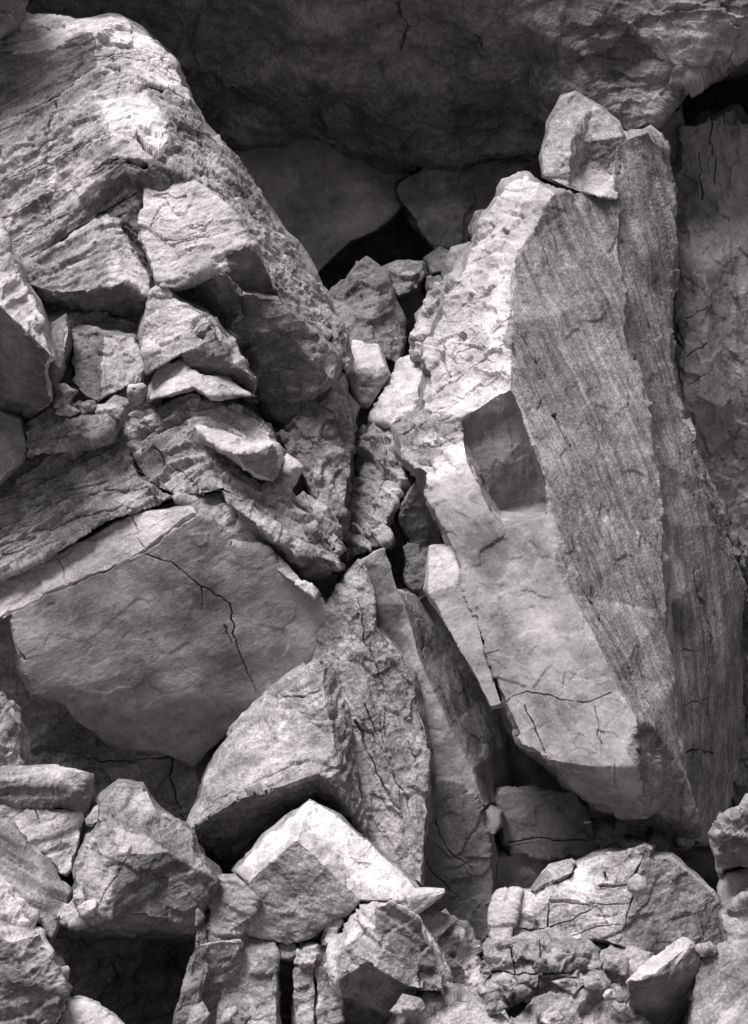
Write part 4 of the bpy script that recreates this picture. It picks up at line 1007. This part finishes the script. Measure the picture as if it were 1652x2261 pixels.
rock('boulder', 'broken fractured block directly under the crazed block', 'boulder',
     [(1060,2110),(1090,2085),(1130,2078),(1200,2072),(1270,2085),(1300,2110),(1310,2160),(1265,2200),(1190,2210),(1130,2200),(1080,2230),(1062,2180),(1195,2120)],
     [('0 1 2 3 12', (-.1,-.75,.6), 'w'), ('3 4 5 6 12', (.2,-.85,.45), 'w'), ('0 12 6 7 8 9 10 11', (-.05,-.97,.05), 'w')], Y=-1.6, back=1.0, chip=.06, chip_size=.24, ledge=.03,
     cracks=[([(1190,2080),(1195,2150),(1190,2200)], 3, .08), ([(1128,2090),(1140,2150),(1160,2190)], 3, .08), ([(1070,2150),(1190,2150),(1300,2140)], 3, .06)])
rock('boulder', 'low rounded rock along the bottom edge, centre right', 'boulder',
     [(870,2340),(880,2240),(920,2200),(960,2180),(1040,2200),(1090,2230),(1120,2270),(1150,2340)], [('0 1 2 3 4 5 6 7', (-.1,-.75,.6), 'w')], Y=-2.2, back=1.0, chip=.045, chip_size=.3)
rock('boulder', 'crumbly rock heap at the bottom edge beside the black-fronted block', 'boulder',
     [(1100,2340),(1130,2250),(1180,2210),(1250,2180),(1310,2160),(1370,2175),(1400,2230),(1440,2340)], [('0 1 2 3 4 5 6 7', (0,-.75,.6), 'w')], Y=-2.0, back=1.0, chip=.08, chip_size=.26, ledge=.03)
rock('boulder', 'lumpy rock beneath the dark hollow of the crazed block', 'boulder',
     [(1270,2160),(1290,2120),(1340,2100),(1390,2096),(1440,2105),(1430,2150),(1390,2190),(1310,2190)], [('0 1 2 3 4 5 6 7', (-.1,-.75,.6), 'w')], Y=-1.5, back=.9, chip=.06, chip_size=.2)
rock('boulder', 'black-fronted tilted block with bright top edge, lower right', 'boulder',
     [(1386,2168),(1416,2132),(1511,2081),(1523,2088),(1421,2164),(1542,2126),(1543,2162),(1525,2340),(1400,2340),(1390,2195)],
     [('0 1 2 3 4', (-.25,-.4,.88), 'b'), ('0 4 3 5 6 7 8 9', (-.1,-.42,-.9), 'd')], Y=-2.1, back=.6, chip=.015, ledge=.006, flare=2, depths=[-2.35,-2.05,-1.7,-1.75,-2.3,-1.75,-1.6,-.8,-1.0,-2.1])  # dark material paints the shade of the overhanging front
rock('boulder', 'striated rock in the bottom right corner', 'boulder',
     [(1530,2150),(1578,2102),(1652,2082),(1950,2070),(1950,2360),(1510,2360)], [('0 1 2 3 4 5', (-.2,-.82,.5), 'c')], Y=-2.0, back=1.2, sn=(-.6,-.2,.75), ledge=.03, ledge_f=9)
rock('boulder', 'rough-headed boulder at the right edge above the pale stone', 'boulder',
     [(1581,1842),(1597,1806),(1640,1795),(1655,1770),(1950,1760),(1950,1910),(1660,1905),(1592,1932),(1584,1890),(1650,1850)],
     [('0 1 2 3 4 9', (-.1,-.7,.68), 'w'), ('0 9 4 5 6 7 8', (0,-.85,-.5), 'g')], Y=-1.3, back=1.4, chip=.06, chip_size=.2, rough=.02)
rock('boulder', 'smooth pale stone below the rough-headed boulder at the right edge', 'boulder',
     [(1600,1960),(1610,1930),(1670,1915),(1950,1920),(1950,1990),(1680,1960),(1640,1985),(1603,2000)], [('0 1 2 3 4 5 6 7', (-.2,-.9,.3), 's')], Y=-1.0, back=.8, chip=.01)
rock('boulder', 'grey boulder with dark upper face at the right edge', 'boulder',
     [(1598,2020),(1640,1985),(1680,1965),(1950,1990),(1950,2100),(1650,2090),(1610,2082),(1604,2050),(1650,2010)],
     [('0 1 2 3 8', (-.2,-.85,-.5), 'g'), ('0 8 3 4 5 6 7', (-.2,-.85,.45), 'w')], Y=-1.5, back=.9, chip=.05, chip_size=.2)

# ------------------------------------------------------------------ loose stones
def stone(label, cx, cy, rx, ry, Y, seed, mk='w', group='small loose rubble stones'):
    r = np.random.RandomState(seed)
    k = r.randint(4, 7)
    a = np.sort((np.arange(k) + r.uniform(-.28, .28, k)) / k * 2 * math.pi)
    rad = r.uniform(.75, 1.25, k)
    pts = [(cx + rx * rad[i] * math.cos(a[i]), cy - ry * rad[i] * math.sin(a[i])) for i in range(k)] + [(cx + r.uniform(-.45, .45) * rx, cy - r.uniform(-.2, .55) * ry)]
    faces = []
    for i in range(k):
        m = a[i] + math.pi / k
        faces.append(('%d %d %d' % (i, (i + 1) % k, k), (.65 * math.cos(m), -.75, .2 + .6 * math.sin(m)), mk))
    return rock('stone', label, 'stone', pts, faces, Y=Y, back=min(rx, ry) * K * 24, chip=.012, chip_size=.14, ledge=.004, wave=.01, rough=.004, group=group, flare=3)

stone('rounded pebble farthest left in the line of rubble on the ledge', 142, 872, 30, 26, .5, 1)
stone('low rubble stone right of the leftmost pebble on the ledge', 155, 905, 26, 16, .45, 2)
stone('flat oval rubble stone on the ledge under the standing slab', 200, 895, 22, 12, .45, 3)
stone('wedge of rubble under the standing slab', 245, 908, 34, 17, .45, 4)
stone('largest rubble lump below the black hollow', 300, 868, 24, 28, .45, 5)
stone('broad rubble lump in the middle of the ledge line', 262, 895, 26, 18, .5, 6)
stone('rubble chip right of the ledge line', 302, 915, 24, 14, .5, 7)
stone('pale rounded stone on the right shoulder of the fractured ridge', 645, 1045, 34, 44, .55, 8, 'b')
stone('grey stone below the pale shoulder stone of the ridge', 610, 1090, 44, 40, .45, 9)
stone('round lump at the tip of the leaning slab by the cleft', 690, 1180, 24, 28, .35, 10, 'g')
stone('pebble in front of the peaked left boulder, upper of two', 178, 1990, 20, 26, -2.0, 11)
stone('pebble in front of the peaked left boulder, lower of two', 196, 2005, 18, 18, -2.15, 12, 'b')
stone('little stone under the right end of the crazed block', 1558, 2096, 22, 12, -1.8, 13)
stone('bright chip of rubble left of the black-fronted block', 1300, 2165, 22, 10, -2.0, 14, 'b')
stone('rubble lump between fractured block and crumbly heap', 1255, 2175, 34, 20, -1.95, 15)
stone('rubble lump left of the black-fronted block top', 1365, 2130, 30, 22, -1.7, 16)
stone('squat stone at the foot of the fractured block', 1085, 2215, 26, 26, -2.0, 17, 'g')
stone('rounded stone at the bottom edge under the banded rock', 905, 2225, 34, 24, -2.4, 18)
stone('dark shard standing behind the crazed block, left one', 1355, 1880, 30, 26, 1.0, 19, 'd', 'dark shards behind the crazed block')
stone('dark shard standing behind the crazed block, right one', 1452, 1868, 24, 30, .6, 20, 'd', 'dark shards behind the crazed block')
stone('rubble lump at the bottom below the dark broken block', 440, 2245, 30, 26, -2.1, 21, 'g')
stone('rounded rock in the bottom edge left of the mottled column', 515, 2248, 30, 24, -2.2, 22)

rock('boulder', 'grey bed of rock backing the rubble ledge and standing slab', 'boulder',
     [(85,700),(160,690),(330,715),(360,800),(360,890),(300,960),(150,975),(50,960),(60,860),(90,800)],
     [('0 1 2 3 4 5 6 7 8 9', (-.1,-.95,.25), 'w')], Y=1.2, back=1.0, dome=.15, chip=.03, beds=(.03,.12))
heap = np.random.RandomState(77)
ORD = 'first second third fourth fifth sixth seventh eighth ninth tenth eleventh twelfth thirteenth fourteenth'.split()
chips_at = sorted((heap.uniform(1075, 1400), heap.uniform(2110, 2255), heap.uniform(9, 20), heap.uniform(.9, 1.6)) for k in range(14))
for k, (hx, hy, r_, w_) in enumerate(chips_at):
    stone('small angular chip, %s from the left in the bottom right rubble' % ORD[k], hx, hy, r_ * w_, r_, -1.75 - (hy - 2110) / 150 * .75, 200 + k, 'wgwb'[k % 4],
          'angular chips in the bottom right rubble')

tot = sum(s[1] for s in STATS)
print('ROCKS', len(STATS), 'TRIANGLES', tot)
